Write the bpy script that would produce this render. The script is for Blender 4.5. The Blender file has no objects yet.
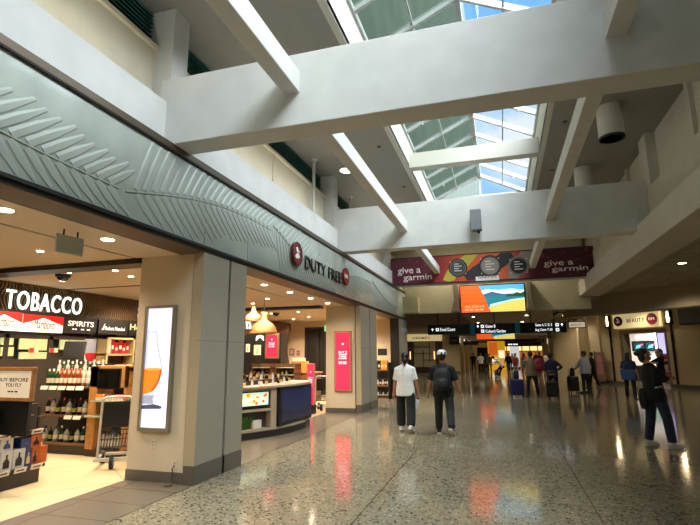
import bpy, bmesh, math, random
from mathutils import Matrix, Vector
from math import sin, cos, pi, radians as R_
random.seed(7)
S = bpy.context.scene
COL = S.collection
# ---------------------------------------------------------------- camera model
TH, PH, RO, FP = 0.297365, 0.187791, -0.0070013, 485.09
CAM = Vector((0, 0, 1.66))
_f = Vector((-sin(TH)*cos(PH), cos(TH)*cos(PH), sin(PH)))
_r = Vector((cos(TH), sin(TH), 0)); _u = _r.cross(_f)
CR = cos(RO)*_r + sin(RO)*_u; CU = -sin(RO)*_r + cos(RO)*_u
def at(x, y, X=None, Y=None, Z=None):
    "where the sight line of a picture point meets a real plane of the place"
    d = CR*((x-350)/FP) + CU*(-(y-262.5)/FP) + _f
    t = X/d.x if X is not None else Y/d.y if Y is not None else (Z-CAM.z)/d.z
    return CAM + d*t
# ---------------------------------------------------------------- materials
def lin(c):
    c = c/255.0
    return c/12.92 if c <= .04045 else ((c+.055)/1.055)**2.4
def rgb(r, g, b): return (lin(r), lin(g), lin(b), 1)
_mats = {}
def mat(name, col, rough=.6, metal=0, spec=.5, noise=0, nscale=20, bump=0, bscale=80, coat=0, emit=0, alpha=1):
    if name in _mats: return _mats[name]
    m = bpy.data.materials.new(name); m.use_nodes = True; _mats[name] = m
    nt = m.node_tree; b = nt.nodes['Principled BSDF']
    c = rgb(*col)
    b.inputs['Base Color'].default_value = c
    b.inputs['Roughness'].default_value = rough
    b.inputs['Metallic'].default_value = metal
    b.inputs['Specular IOR Level'].default_value = spec
    b.inputs['Coat Weight'].default_value = coat
    b.inputs['Alpha'].default_value = alpha
    if emit:
        b.inputs['Emission Color'].default_value = c
        b.inputs['Emission Strength'].default_value = emit
    if noise or bump:
        tc = nt.nodes.new('ShaderNodeTexCoord')
    if noise:
        n = nt.nodes.new('ShaderNodeTexNoise'); n.inputs['Scale'].default_value = nscale
        n.inputs['Detail'].default_value = 4
        nt.links.new(tc.outputs['Object'], n.inputs['Vector'])
        r = nt.nodes.new('ShaderNodeValToRGB')
        r.color_ramp.elements[0].position = .3; r.color_ramp.elements[1].position = .7
        r.color_ramp.elements[0].color = [x*(1-noise) for x in c[:3]]+[1]
        r.color_ramp.elements[1].color = [min(1, x*(1+noise)) for x in c[:3]]+[1]
        nt.links.new(n.outputs['Fac'], r.inputs['Fac'])
        nt.links.new(r.outputs['Color'], b.inputs['Base Color'])
    if bump:
        n2 = nt.nodes.new('ShaderNodeTexNoise'); n2.inputs['Scale'].default_value = bscale
        nt.links.new(tc.outputs['Object'], n2.inputs['Vector'])
        bp = nt.nodes.new('ShaderNodeBump'); bp.inputs['Strength'].default_value = bump
        bp.inputs['Distance'].default_value = .01
        nt.links.new(n2.outputs['Fac'], bp.inputs['Height'])
        nt.links.new(bp.outputs['Normal'], b.inputs['Normal'])
    return m
def ramp_node(nt, stops):
    r = nt.nodes.new('ShaderNodeValToRGB'); e = r.color_ramp.elements
    while len(e) < len(stops): e.new(.5)
    for k, (p, c) in enumerate(stops):
        e[k].position = p; e[k].color = c
    return r
# ---------------------------------------------------------------- mesh builder
class MB:
    def __init__(s, m=None):
        s.v = []; s.f = []; s.mi = []; s.sm = []; s.ms = []; s.cur = 0; s.T = None
        if m: s.use(m)
    def use(s, m):
        if m not in s.ms: s.ms.append(m)
        s.cur = s.ms.index(m); return s
    def add(s, vs, fs, smooth=False):
        o = len(s.v)
        for p in vs:
            p = Vector(p)
            s.v.append(s.T @ p if s.T else p)
        for f in fs:
            s.f.append([i+o for i in f]); s.mi.append(s.cur); s.sm.append(smooth)
        return s
    def box(s, x0, x1, y0, y1, z0, z1):
        v = [(x, y, z) for x in (x0, x1) for y in (y0, y1) for z in (z0, z1)]
        return s.add(v, [(0,1,3,2),(4,6,7,5),(0,4,5,1),(2,3,7,6),(0,2,6,4),(1,5,7,3)])
    def bar(s, a, b, w, h, up=(0,0,1)):
        "square bar from a to b, w across, h along up"
        a = Vector(a); b = Vector(b); d = (b-a).normalized(); u = Vector(up)
        r = d.cross(u).normalized(); u = r.cross(d)
        v = [p + r*(i*w/2) + u*(j*h/2) for p in (a, b) for i, j in ((-1,-1),(1,-1),(1,1),(-1,1))]
        return s.add(v, [(0,1,2,3),(7,6,5,4),(0,4,5,1),(1,5,6,2),(2,6,7,3),(3,7,4,0)])
    def cyl(s, a, b, r0, r1=None, n=14, caps=True):
        r1 = r0 if r1 is None else r1
        a = Vector(a); b = Vector(b); d = (b-a).normalized()
        x = d.orthogonal().normalized(); y = d.cross(x)
        v = [p + (x*cos(2*pi*k/n) + y*sin(2*pi*k/n))*r for p, r in ((a, r0), (b, r1)) for k in range(n)]
        s.add(v, [(k, (k+1) % n, n+(k+1) % n, n+k) for k in range(n)], True)
        if caps: s.add(v, [tuple(range(n-1, -1, -1)), tuple(range(n, 2*n))])
        return s
    def tube(s, pts, r, n=8, closed=False):
        pts = [Vector(p) for p in pts]; m = len(pts); v = []
        for k, p in enumerate(pts):
            if closed: d = (pts[(k+1) % m]-pts[k-1]).normalized()
            else: d = (pts[min(k+1, m-1)]-pts[max(k-1, 0)]).normalized()
            ref = Vector((0,0,1)) if abs(d.z) < .9 else Vector((0,1,0))
            x = d.cross(ref).normalized(); y = d.cross(x)
            rr = r[k] if isinstance(r, (list, tuple)) else r
            v += [p + (x*cos(2*pi*j/n) + y*sin(2*pi*j/n))*rr for j in range(n)]
        fs = []
        for k in range(m if closed else m-1):
            k2 = (k+1) % m
            fs += [(k*n+j, k*n+(j+1) % n, k2*n+(j+1) % n, k2*n+j) for j in range(n)]
        s.add(v, fs, True)
        if not closed: s.add(v, [tuple(range(n-1, -1, -1)), tuple(range((m-1)*n, m*n))])
        return s
    def lathe(s, prof, n=16, o=(0,0,0), sx=1, sy=1):
        v = []; o = Vector(o)
        for r, z in prof:
            v += [o + Vector((r*cos(2*pi*k/n)*sx, r*sin(2*pi*k/n)*sy, z)) for k in range(n)]
        fs = []
        for i in range(len(prof)-1):
            fs += [(i*n+k, i*n+(k+1) % n, (i+1)*n+(k+1) % n, (i+1)*n+k) for k in range(n)]
        s.add(v, fs, True)
        return s.add(v, [tuple(range(n-1, -1, -1)), tuple(range((len(prof)-1)*n, len(prof)*n))])
    def prism(s, poly, z0, z1):
        n = len(poly)
        ar = sum(poly[i][0]*poly[(i+1) % n][1]-poly[(i+1) % n][0]*poly[i][1] for i in range(n))
        if ar < 0: poly = poly[::-1]
        v = [(x, y, z0) for x, y in poly] + [(x, y, z1) for x, y in poly]
        return s.add(v, [tuple(range(n-1, -1, -1)), tuple(range(n, 2*n))] + [(k, (k+1) % n, n+(k+1) % n, n+k) for k in range(n)])
    def disc(s, cx, cy, r, z0, z1, n=24, ry=None):
        ry = ry or r
        return s.prism([(cx+r*cos(2*pi*k/n), cy+ry*sin(2*pi*k/n)) for k in range(n)], z0, z1)
    def ball(s, c, r, nu=12, nv=8):
        rx, ry, rz = r if isinstance(r, (list, tuple)) else (r, r, r)
        c = Vector(c); v = [c+Vector((0,0,-rz))]
        for i in range(1, nv):
            a = -pi/2+pi*i/nv
            v += [c+Vector((rx*cos(a)*cos(2*pi*k/nu), ry*cos(a)*sin(2*pi*k/nu), rz*sin(a))) for k in range(nu)]
        v.append(c+Vector((0,0,rz))); fs = []
        for k in range(nu):
            fs.append((0, 1+(k+1) % nu, 1+k)); e = 1+(nv-2)*nu
            fs.append((len(v)-1, e+k, e+(k+1) % nu))
        for i in range(nv-2):
            fs += [(1+i*nu+k, 1+i*nu+(k+1) % nu, 1+(i+1)*nu+(k+1) % nu, 1+(i+1)*nu+k) for k in range(nu)]
        return s.add(v, fs, True)
    def build(s, name, parent=None, bevel=0, T=None):
        me = bpy.data.meshes.new(name)
        me.from_pydata([tuple(p) for p in s.v], [], s.f)
        for m in s.ms: me.materials.append(m)
        me.polygons.foreach_set('material_index', s.mi)
        me.polygons.foreach_set('use_smooth', s.sm)
        me.update()
        o = bpy.data.objects.new(name, me); COL.objects.link(o)
        if T: o.matrix_world = T
        if parent: o.parent = parent
        if bevel:
            md = o.modifiers.new('bevel', 'BEVEL'); md.width = bevel; md.segments = 2
            md.limit_method = 'ANGLE'; md.angle_limit = R_(40)
        return o
def wallT(o, right):
    "x along the wall to the right, y up, z out of the wall"
    r = Vector(right).normalized(); u = Vector((0,0,1)); n = r.cross(u)
    return Matrix(((r.x,u.x,n.x,o[0]),(r.y,u.y,n.y,o[1]),(r.z,u.z,n.z,o[2]),(0,0,0,1)))
def floorT(o, rz=0):
    return Matrix.Translation(Vector(o)) @ Matrix.Rotation(R_(rz), 4, 'Z')
def tag(o, label=None, cat=None, group=None, kind=None):
    if label: o['label'] = label
    if cat: o['category'] = cat
    if group: o['group'] = group
    if kind: o['kind'] = kind
    return o
def thing(name, label, cat, T=None, group=None):
    o = bpy.data.objects.new(name, None); COL.objects.link(o)
    o.empty_display_size = .1
    if T: o.matrix_world = T
    return tag(o, label, cat, group)
def kids(o): return [c for c in bpy.data.objects if c.parent == o]
def dup(o, T=None, label=None, group=None, parent=None, ch=None):
    c = o.copy(); COL.objects.link(c); c.parent = parent
    if T: c.matrix_world = T
    if label: c['label'] = label
    if group: c['group'] = group
    for k in (ch if ch is not None else list(o.children)): dup(k, parent=c)
    return c
def struct(name, mb, bevel=0):
    return tag(mb.build(name, bevel=bevel), kind='structure')
def textline(m, parent, x0, x1, y0, y1, z=0, n=4):
    "a line of print too small to read"
    b = MB(m); w = (x1-x0)/n
    for k in range(n): b.box(x0+k*w, x0+k*w+w*(.8, .62, .86, .7)[k % 4], y0, y1, z, z+.003)
    return b.build('fine_print', parent)
def text(name, s, m, parent, x0, x1, y0, y1, z=0, ext=.004, bold=0, spacing=1, shear=0):
    "flat lettering fitted into a rectangle of its parent's own frame"
    cu = bpy.data.curves.new(name, 'FONT'); cu.body = s; cu.size = 1; cu.offset = bold
    cu.space_character = spacing; cu.resolution_u = 3; cu.shear = shear; cu.space_line = .85
    t = bpy.data.objects.new('tmp', cu); COL.objects.link(t)
    dg = bpy.context.evaluated_depsgraph_get()
    me = bpy.data.meshes.new_from_object(t.evaluated_get(dg))
    bpy.data.objects.remove(t); bpy.data.curves.remove(cu)
    vs = [v.co.copy() for v in me.vertices]
    ax = min(v.x for v in vs); bx = max(v.x for v in vs); ay = min(v.y for v in vs); by = max(v.y for v in vs)
    sx = (x1-x0)/(bx-ax); sy = (y1-y0)/(by-ay)
    bm = bmesh.new(); bm.from_mesh(me)
    r = bmesh.ops.extrude_face_region(bm, geom=bm.faces[:])
    for e in r['geom']:
        if isinstance(e, bmesh.types.BMVert): e.co.z += 1
    for v in bm.verts:
        v.co = Vector((x0+(v.co.x-ax)*sx, y0+(v.co.y-ay)*sy, z+v.co.z*ext))
    bmesh.ops.recalc_face_normals(bm, faces=bm.faces[:])
    bm.to_mesh(me); bm.free(); me.name = name
    me.materials.clear(); me.materials.append(m)
    o = bpy.data.objects.new(name, me); COL.objects.link(o)
    o.parent = parent
    return o
# ================================================================ people
def sweep(bm, pts, rad, n=12, c0=1, c1=1):
    "closed limb of elliptic section through pts; rad = r or (rx, ry)"
    pts = [Vector(p) for p in pts]; rings = []
    rad = [r if isinstance(r, tuple) else (r, r) for r in rad]
    d0 = (pts[1]-pts[0]).normalized(); d1 = (pts[-1]-pts[-2]).normalized()
    P = []; Q = []
    for k, f in ((.0, .35), (.55, .8)):
        P.append(pts[0]-d0*min(rad[0])*(.9-k)*c0); Q.append((rad[0][0]*f, rad[0][1]*f))
    P += pts; Q += rad
    for k, f in ((.55, .8), (0, .35)):
        P.append(pts[-1]+d1*min(rad[-1])*(.9-k)*c1); Q.append((rad[-1][0]*f, rad[-1][1]*f))
    for k, p in enumerate(P):
        d = (P[min(k+1, len(P)-1)]-P[max(k-1, 0)]).normalized()
        ref = Vector((1,0,0)) if abs(d.x) < .9 else Vector((0,1,0))
        y = d.cross(ref).normalized(); x = y.cross(d)
        rings.append([bm.verts.new(p + x*cos(2*pi*j/n)*Q[k][0] + y*sin(2*pi*j/n)*Q[k][1]) for j in range(n)])
    for a, b in zip(rings, rings[1:]):
        for j in range(n): bm.faces.new((a[j], a[(j+1) % n], b[(j+1) % n], b[j]))
    bm.faces.new(rings[0][::-1]); bm.faces.new(rings[-1])
def blob(bm, c, r, M=None):
    m = Matrix.Translation(Vector(c)) @ (M or Matrix()) @ Matrix.Diagonal((*r, 1))
    bmesh.ops.create_uvsphere(bm, u_segments=14, v_segments=9, radius=1, matrix=m)
def fuse(bm, name, m, vox, smooth, parent):
    "weld overlapping limbs into one continuous skin"
    bmesh.ops.recalc_face_normals(bm, faces=bm.faces[:])
    me = bpy.data.meshes.new('raw'); bm.to_mesh(me); bm.free()
    o = bpy.data.objects.new('raw', me); COL.objects.link(o)
    r = o.modifiers.new('r', 'REMESH'); r.mode = 'VOXEL'; r.voxel_size = vox
    sm = o.modifiers.new('s', 'SMOOTH'); sm.factor = .5; sm.iterations = smooth
    dg = bpy.context.evaluated_depsgraph_get()
    out = bpy.data.meshes.new_from_object(o.evaluated_get(dg))
    bpy.data.objects.remove(o); bpy.data.meshes.remove(me)
    out.name = name; out.materials.clear(); out.materials.append(m)
    out.polygons.foreach_set('use_smooth', [True]*len(out.polygons)); out.update()
    q = bpy.data.objects.new(name, out); COL.objects.link(q); q.parent = parent
    return q
def person(label, xy, head, H, look, legs, arms, lean=0, headturn=(0, 0), group=None, fine=True, sit=None, z0=0, side=0):
    """legs: ((hip, out, knee, foot) left, right) degrees; arms: ((flex, out, elbow, inward) left, right).
    local frame: x right, y the way the body faces, z up"""
    k = H/1.75; fem = look.get('fem'); sw = .16 if fem else .182; hw = .1 if fem else .092
    root = thing('person', label, 'person', None, group)
    vox = .0085 if fine else .0125
    L = R_(lean); up = Vector((sin(R_(side)), sin(L), cos(L))).normalized(); P0 = Vector((0,0,0))
    sp = lambda t: P0 + up*t
    J = {}
    for s, nm, (hf, ab, kn, ft) in ((-1, 'L', legs[0]), (1, 'R', legs[1])):
        hip = Vector((s*hw, 0, -.01)); a = R_(hf); b = R_(ab)
        d = Vector((s*sin(b), sin(a)*cos(b), -cos(a)*cos(b)))
        kne = hip+d*.43; a2 = a-R_(kn)
        d2 = Vector((s*sin(b)*.7, sin(a2), -cos(a2))).normalized(); ank = kne+d2*.41
        fa = R_(ft); fd = Vector((s*.15, cos(fa), sin(fa))).normalized()
        J[nm+'leg'] = (hip, kne, ank, fd)
    low = min(min((J[n][2].z-.075+min(0, J[n][3].z*.17), J[n][2].z-.075-max(0, J[n][3].z*.05))) for n in ('Lleg', 'Rleg'))
    off = -low + (0 if sit is None else 0)
    for s, nm, (fl, ab, el, inw) in ((-1, 'L', arms[0]), (1, 'R', arms[1])):
        sh = sp(.45)+Vector((s*sw, 0, 0)); a = R_(fl)+L*0; b = R_(ab)
        d = Vector((s*sin(b), sin(a)*cos(b), -cos(a)*cos(b))).normalized()
        elb = sh+d*.29; a2 = a+R_(el); b2 = b-R_(inw)
        d2 = Vector((s*sin(b2), sin(a2)*cos(b2), -cos(a2)*cos(b2))).normalized()
        wr = elb+d2*.25
        J[nm+'arm'] = (sh, elb, wr, d2)
    ty, tp = headturn
    HM = Matrix.Rotation(R_(ty), 4, 'Z') @ Matrix.Rotation(R_(tp), 4, 'X')
    nb = sp(.56); hc = nb + Vector((0, sin(L)*.5+.015, 0)) + Vector((0, 0, .155)) 
    HM = HM @ Matrix.Scale(look.get('hsz', 1), 4); hp = lambda x, y, z: hc + HM @ Vector((x, y, z))
    # ---- skin
    bm = bmesh.new()
    sweep(bm, [sp(-.06), sp(.02), sp(.15), sp(.32), sp(.45), sp(.53)],
          [(.12,.09), (.16,.11), (.135 if fem else .145,.1), (.16,.112), (.165 if fem else .175,.09), (.08,.06)])
    sweep(bm, [sp(.52), hc+Vector((0,-.015,-.06))], [.058, .052])
    blob(bm, hp(0,-.012,.025), (.076,.094,.092), HM)
    blob(bm, hp(0,.018,-.055), (.055,.066,.062), HM)
    blob(bm, hp(0,.062,-.085), (.028,.028,.024), HM)
    blob(bm, hp(0,.072,.028), (.052,.02,.014), HM)
    sweep(bm, [hp(0,.082,.018), hp(0,.102,-.022)], [.009, .015], 8)
    for s in (-1, 1): blob(bm, hp(s*.078,-.008,-.01), (.012,.022,.033), HM)
    for n in ('L', 'R'):
        hip, kne, ank, fd = J[n+'leg']
        sweep(bm, [hip, hip.lerp(kne,.5), kne, kne.lerp(ank,.35), ank], [.086,.075,.055,.056,.036])
        sweep(bm, [ank+Vector((0,0,-.03))-fd*.04, ank+Vector((0,0,-.04))+fd*.12], [.034,.026], 8)
        sh, elb, wr, d2 = J[n+'arm']
        sweep(bm, [sh, sh.lerp(elb,.4), elb, elb.lerp(wr,.3), wr], [.044,.046,.037,.037,.025])
        s = -1 if n == 'L' else 1
        fw = Vector((0,1,0)); fw = (fw-d2*fw.dot(d2)); fw = fw.normalized() if fw.length > .3 else Vector((0,0,1))
        pn = d2.cross(fw); pn = pn*(-s if pn.x > 0 else s) if abs(pn.x) > .1 else pn
        sweep(bm, [wr, wr+d2*.05, wr+d2*.09], [.022, .027, .03], 8)
        sweep(bm, [wr+d2*.05-fw*.022, wr+d2*.085-fw*.024], [.012, .011], 8)
        sweep(bm, [wr+d2*.05+fw*.022, wr+d2*.085+fw*.024], [.012, .011], 8)
        for q, ln in ((-.033,.6), (-.012,.9), (.011,1), (.033,.9)):
            p = wr+d2*.088+fw*q; pts = [p-d2*.02]; c = .25
            for g in (.042, .028, .022):
                p = p+(d2*cos(c)+pn*sin(c))*g*ln; pts.append(p); c += .4
            sweep(bm, pts, [.0105,.0102,.0095,.0085], 8)
        p = wr+d2*.03+fw*.022
        sweep(bm, [p, p+d2*.03+fw*.024, p+d2*.062+fw*.03+pn*.012], [.014,.011,.009], 8)
        J[n+'hand'] = wr+d2*.1+pn*.02
    fuse(bm, 'body', look['skin'], vox, 3, root)
    # ---- eyes, mouth
    for s in (-1, 1):
        e = MB(mat('eye white', (225,220,212), .3)); e.T = Matrix.Translation(hp(s*.031,.064,.006)); e.ball((0,0,0), .011)
        e.use(mat('iris', (45,28,18), .2)); e.ball((0,.007,0), .006, 8, 6); e.build('eye', root)
    e = MB(mat('lips', (150,85,78), .5)); e.T = Matrix.Translation(hp(0,.078,-.058)) @ HM; e.ball((0,0,0), (.022,.008,.007), 10, 6); e.build('mouth', root)
    # ---- hair, hat
    hs = look.get('hair', 'short'); bm = bmesh.new()
    blob(bm, hp(0,-.03,.042), (.085,.096,.088), HM)
    blob(bm, hp(0,-.065,-.01), (.075,.055,.08), HM)
    if hs in ('pony', 'long', 'bun'):
        blob(bm, hp(0,-.07,-.05), (.07,.05,.075), HM)
    if hs == 'pony': sweep(bm, [hp(0,-.11,.0), hp(0,-.15,-.04), hp(0,-.135,-.13), hp(0,-.12,-.2)], [.025,.035,.028,.01], 8)
    if hs == 'bun': blob(bm, hp(0,-.13,.04), (.045,.045,.045), HM)
    if hs == 'long': sweep(bm, [hp(0,-.08,-.02), hp(0,-.1,-.14), hp(0,-.1,-.22)], [(.075,.05), (.08,.045), (.06,.03)], 10)
    fuse(bm, 'hair', look['hairm'], .011, 3, root)
    hat = look.get('cap')
    if hat:
        b = MB(hat); b.T = Matrix.Translation(hp(0,-.02,.045)) @ HM @ Matrix.Rotation(R_(-8), 4, 'X')
        pr = [(.0965,-.01), (.099,.02), (.094,.05), (.078,.08), (.05,.1), (.012,.107), (.001,.107)]
        b.lathe(pr, 20, (0,0,0), 1, 1.12)
        if look.get('capback'):
            b.use(look['capback'])
            b.add([], [])
        b.build('cap', root)
        v = MB(look.get('visor', hat)); v.T = b.T
        v.prism([(.085*cos(t), .05+.125*sin(t)) for t in [pi*i/10 for i in range(11)]], -.012, -.004); v.build('cap_visor', root)
    # ---- clothes
    if look.get('dress') is None:
        bm = bmesh.new(); fat = look.get('fat', 0)
        sweep(bm, [sp(look.get('hem', -.11)), sp(.03), sp(.16), sp(.33), sp(.46), sp(.525)],
              [(.2+fat,.142+fat), (.192+fat,.138+fat), (.168+fat,.128+fat), (.185+fat*.5,.134+fat*.5), (.165 if fem else .185,.112), (.1,.085)], 16, .1)
        for n in ('L', 'R'):
            sh, elb, wr, d2 = J[n+'arm']
            a = sp(.44).lerp(sh, .55); blob(bm, sh+Vector((0,0,-.005)), (.072,.07,.066)); sweep(bm, [sp(.5), sh+Vector((0,0,.012))], [.085,.052])
            if look.get('sleeve') == 'long':
                sweep(bm, [a, sh, sh.lerp(elb,.5), elb, elb.lerp(wr,.45), elb.lerp(wr,.93)], [.07,.07,.062,.055,.05,.042], 12, 1, .15)
            else:
                t = .62 if look.get('sleeve') != 'half' else .85
                sweep(bm, [a, sh, sh.lerp(elb,t*.6), sh.lerp(elb,t)], [.07,.07,.064,.066], 12, 1, .12)
        fuse(bm, 'shirt', look['top'], .014 if fine else .018, 4, root)
    bm = bmesh.new(); w = look.get('legw', 0)
    sweep(bm, [sp(-.1), sp(0), sp(.06)], [(.14,.115), (.165,.125), (.155,.118)])
    for n in ('L', 'R'):
        hip, kne, ank, fd = J[n+'leg']
        if look.get('shorts'):
            sweep(bm, [hip, hip.lerp(kne,.5), hip.lerp(kne,.95)], [.098,.095,.088], 12, 1, .1)
        else:
            sweep(bm, [hip, hip.lerp(kne,.5), kne, kne.lerp(ank,.45), kne.lerp(ank,.93)], [.096,.086+w*.4,.068+w,.064+w*1.1,.056+w*1.2], 12, 1, .12)
    fuse(bm, 'shorts' if look.get('shorts') else 'trousers', look['bottom'], .013 if fine else .018, 4, root)
    for n in ('L', 'R'):
        hip, kne, ank, fd = J[n+'leg']
        bm = bmesh.new(); u = Vector((0,0,1)) if fd.z*fd.z < .8 else Vector((0,-1,0))
        nz = (u-fd*u.dot(fd)).normalized(); b0 = ank-nz*.035
        sweep(bm, [b0-fd*.055+nz*.01, b0+fd*.02+nz*.012, b0+fd*.1, b0+fd*.165-nz*.006], [(.036,.042), (.04,.045), (.044,.034), (.036,.024)])
        sweep(bm, [b0+nz*.02, b0+nz*.055], [.045,.045])
        sh = fuse(bm, 'shoe', look['shoe'], .011, 2, root)
        b = MB(look.get('sole', look['shoe'])); rt = fd.cross(nz).normalized()
        b.T = Matrix(((rt.x,fd.x,nz.x,b0.x), (rt.y,fd.y,nz.y,b0.y), (rt.z,fd.z,nz.z,b0.z), (0,0,0,1)))
        b.prism([(-.036,-.085), (.036,-.085), (.042,.0), (.05,.09), (.046,.15), (.025,.195), (-.02,.195), (-.042,.15), (-.046,.09), (-.04,0)], -.04, -.016)
        b.build('sole', sh)
    T = Matrix.Translation((xy[0], xy[1], z0+off*k)) @ Matrix.Rotation(R_(head), 4, 'Z') @ Matrix.Diagonal((k*1.1, k*1.06, k, 1))
    root.matrix_world = T
    J['T'] = T; J['up'] = up; J['hc'] = hc; J['sp'] = sp; J['k'] = k; J['root'] = root
    return J
# ================================================================ the concourse
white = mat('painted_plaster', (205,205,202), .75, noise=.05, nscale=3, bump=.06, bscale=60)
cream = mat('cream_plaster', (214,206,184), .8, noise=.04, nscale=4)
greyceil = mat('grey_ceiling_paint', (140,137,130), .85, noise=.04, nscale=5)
stone = mat('grey_granite', (146,139,124), .45, noise=.16, nscale=140, bump=.02)
warmstone = mat('warm_granite', (176,160,132), .5, noise=.14, nscale=140)
skirt = mat('dark_skirting', (92,86,76), .4, noise=.08, nscale=60)
bronze = mat('bronze_metal', (96,84,72), .38, metal=.6)
black = mat('black_metal', (22,22,22), .4)
tan = mat('tan_ceiling', (228,208,180), .8, noise=.02)
teal = mat('teal_louvre', (40,112,104), .5, metal=.1)
# terrazzo
def terrazzo():
    m = bpy.data.materials.new('terrazzo'); m.use_nodes = True; nt = m.node_tree; b = nt.nodes['Principled BSDF']
    tc = nt.nodes.new('ShaderNodeTexCoord')
    def vor(sc, rnd=1):
        v = nt.nodes.new('ShaderNodeTexVoronoi'); v.inputs['Scale'].default_value = sc
        nt.links.new(tc.outputs['Object'], v.inputs['Vector']); return v
    a = vor(36); bw = nt.nodes.new('ShaderNodeSeparateColor'); nt.links.new(a.outputs['Color'], bw.inputs[0])
    r1 = ramp_node(nt, [(0, rgb(40,36,31)), (.17, rgb(52,47,40)), (.18, rgb(138,129,108)), (.6, rgb(150,140,118)), (.8, rgb(172,161,137)), (1, rgb(186,175,150))])
    r1.color_ramp.interpolation = 'CONSTANT'
    nt.links.new(bw.outputs[0], r1.inputs['Fac'])
    # chips sit in a paste: show a chip only near its centre
    r2 = ramp_node(nt, [(.0, (1,1,1,1)), (.5, (1,1,1,1)), (.56, (0,0,0,1))])
    nt.links.new(a.outputs['Distance'], r2.inputs['Fac'])
    n = nt.nodes.new('ShaderNodeTexNoise'); n.inputs['Scale'].default_value = .5; nt.links.new(tc.outputs['Object'], n.inputs['Vector'])
    r3 = ramp_node(nt, [(.35, rgb(134,125,104)), (.65, rgb(144,134,112))]); nt.links.new(n.outputs['Fac'], r3.inputs['Fac'])
    mx = nt.nodes.new('ShaderNodeMix'); mx.data_type = 'RGBA'
    nt.links.new(r2.outputs['Color'], mx.inputs[0]); nt.links.new(r3.outputs['Color'], mx.inputs[6]); nt.links.new(r1.outputs['Color'], mx.inputs[7])
    # brass divider joints every 2.4 m
    sp = nt.nodes.new('ShaderNodeSeparateXYZ'); nt.links.new(tc.outputs['Object'], sp.inputs[0])
    def line(out, per, off):
        m1 = nt.nodes.new('ShaderNodeMath'); m1.operation = 'ADD'; m1.inputs[1].default_value = off; nt.links.new(sp.outputs[out], m1.inputs[0])
        m2 = nt.nodes.new('ShaderNodeMath'); m2.operation = 'PINGPONG'; m2.inputs[1].default_value = per/2; nt.links.new(m1.outputs[0], m2.inputs[0])
        m3 = nt.nodes.new('ShaderNodeMath'); m3.operation = 'LESS_THAN'; m3.inputs[1].default_value = .006; nt.links.new(m2.outputs[0], m3.inputs[0])
        return m3
    lx, ly = line('X', 2.4, 3.94), line('Y', 3.58, -6.27)
    mm = nt.nodes.new('ShaderNodeMath'); mm.operation = 'MAXIMUM'; nt.links.new(lx.outputs[0], mm.inputs[0]); nt.links.new(ly.outputs[0], mm.inputs[1])
    mx2 = nt.nodes.new('ShaderNodeMix'); mx2.data_type = 'RGBA'; mx2.inputs[7].default_value = rgb(70,62,50)
    nt.links.new(mm.outputs[0], mx2.inputs[0]); nt.links.new(mx.outputs[2], mx2.inputs[6])
    nt.links.new(mx2.outputs[2], b.inputs['Base Color'])
    b.inputs['Roughness'].default_value = .1; b.inputs['Specular IOR Level'].default_value = .55
    n4 = nt.nodes.new('ShaderNodeTexNoise'); n4.inputs['Scale'].default_value = 3; nt.links.new(tc.outputs['Object'], n4.inputs['Vector'])
    bp = nt.nodes.new('ShaderNodeBump'); bp.inputs['Strength'].default_value = .05; bp.inputs['Distance'].default_value = .02
    nt.links.new(n4.outputs['Fac'], bp.inputs['Height']); nt.links.new(bp.outputs['Normal'], b.inputs['Normal'])
    return m
def tiles(name, c1, c2, w, h, joint, rot=0, rough=.25, gap=.006):
    m = bpy.data.materials.new(name); m.use_nodes = True; nt = m.node_tree; b = nt.nodes['Principled BSDF']
    tc = nt.nodes.new('ShaderNodeTexCoord'); mp = nt.nodes.new('ShaderNodeMapping'); mp.inputs['Rotation'].default_value = (0,0,R_(rot))
    nt.links.new(tc.outputs['Object'], mp.inputs['Vector'])
    br = nt.nodes.new('ShaderNodeTexBrick'); br.offset = 0; br.inputs['Scale'].default_value = 1
    br.inputs['Color1'].default_value = rgb(*c1); br.inputs['Color2'].default_value = rgb(*c2); br.inputs['Mortar'].default_value = rgb(*joint)
    br.inputs['Brick Width'].default_value = w; br.inputs['Row Height'].default_value = h; br.inputs['Mortar Size'].default_value = gap
    nt.links.new(mp.outputs[0], br.inputs['Vector']); nt.links.new(br.outputs['Color'], b.inputs['Base Color'])
    b.inputs['Roughness'].default_value = rough
    return m
b = MB(terrazzo()); b.box(-3.94, 14, -9, 92, -.1, 0); b.box(-14, -3.94, 21.4, 92, -.1, 0); struct('floor', b)
b = MB(tiles('threshold_tile', (118,106,92), (110,99,86), 1.2, .55, (70,62,54))); b.box(-5.03, -3.95, -9, 21.4, -.1, 0)
b.use(black).box(-3.956, -3.944, -9, 21.4, -.05, .001); struct('floor_threshold', b)
b = MB(tiles('travertine_tile', (222,202,166), (214,192,156), 1.5, 1.5, (150,128,98), 38)); b.box(-14, -5.03, -9, 21.4, -.1, 0); struct('floor_shop', b)
# ---- left side: bulkhead, clerestory
b = MB(white); b.box(-4.5, -4.08, -9, 19.3, 4.3, 5.0); b.box(-4.5, -4.08, 19.3, 21.2, 4.3, 4.7); struct('wall_left', b)
b = MB(cream); b.box(-4.75, -4.5, -9, 21.2, 4.3, 6.0)
for y in (2.6, 9.0, 16.2): b.box(-4.5, -4.47, y, y+.05, 5, 6)
b.box(-4.5, -4.44, -9, 21.2, 5.97, 6.03); struct('wall_left_clerestory', b)
b = MB(teal)
for k in range(9): b.bar((-4.62, -9, 6.05+k*.065), (-4.62, 21.2, 6.05+k*.065), .1, .014, (.5,0,1))
b.use(mat('dark_void', (14,34,34), .8)).box(-4.8, -4.68, -9, 21.2, 6.0, 6.65); struct('window_clerestory', b)
for y0 in (-2.1, 5.2, 12.2, 19.3):
    b = MB(white); b.box(-4.62, -4.2, y0, y0+.34, 4.9, 6.62); struct('column', b)
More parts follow.
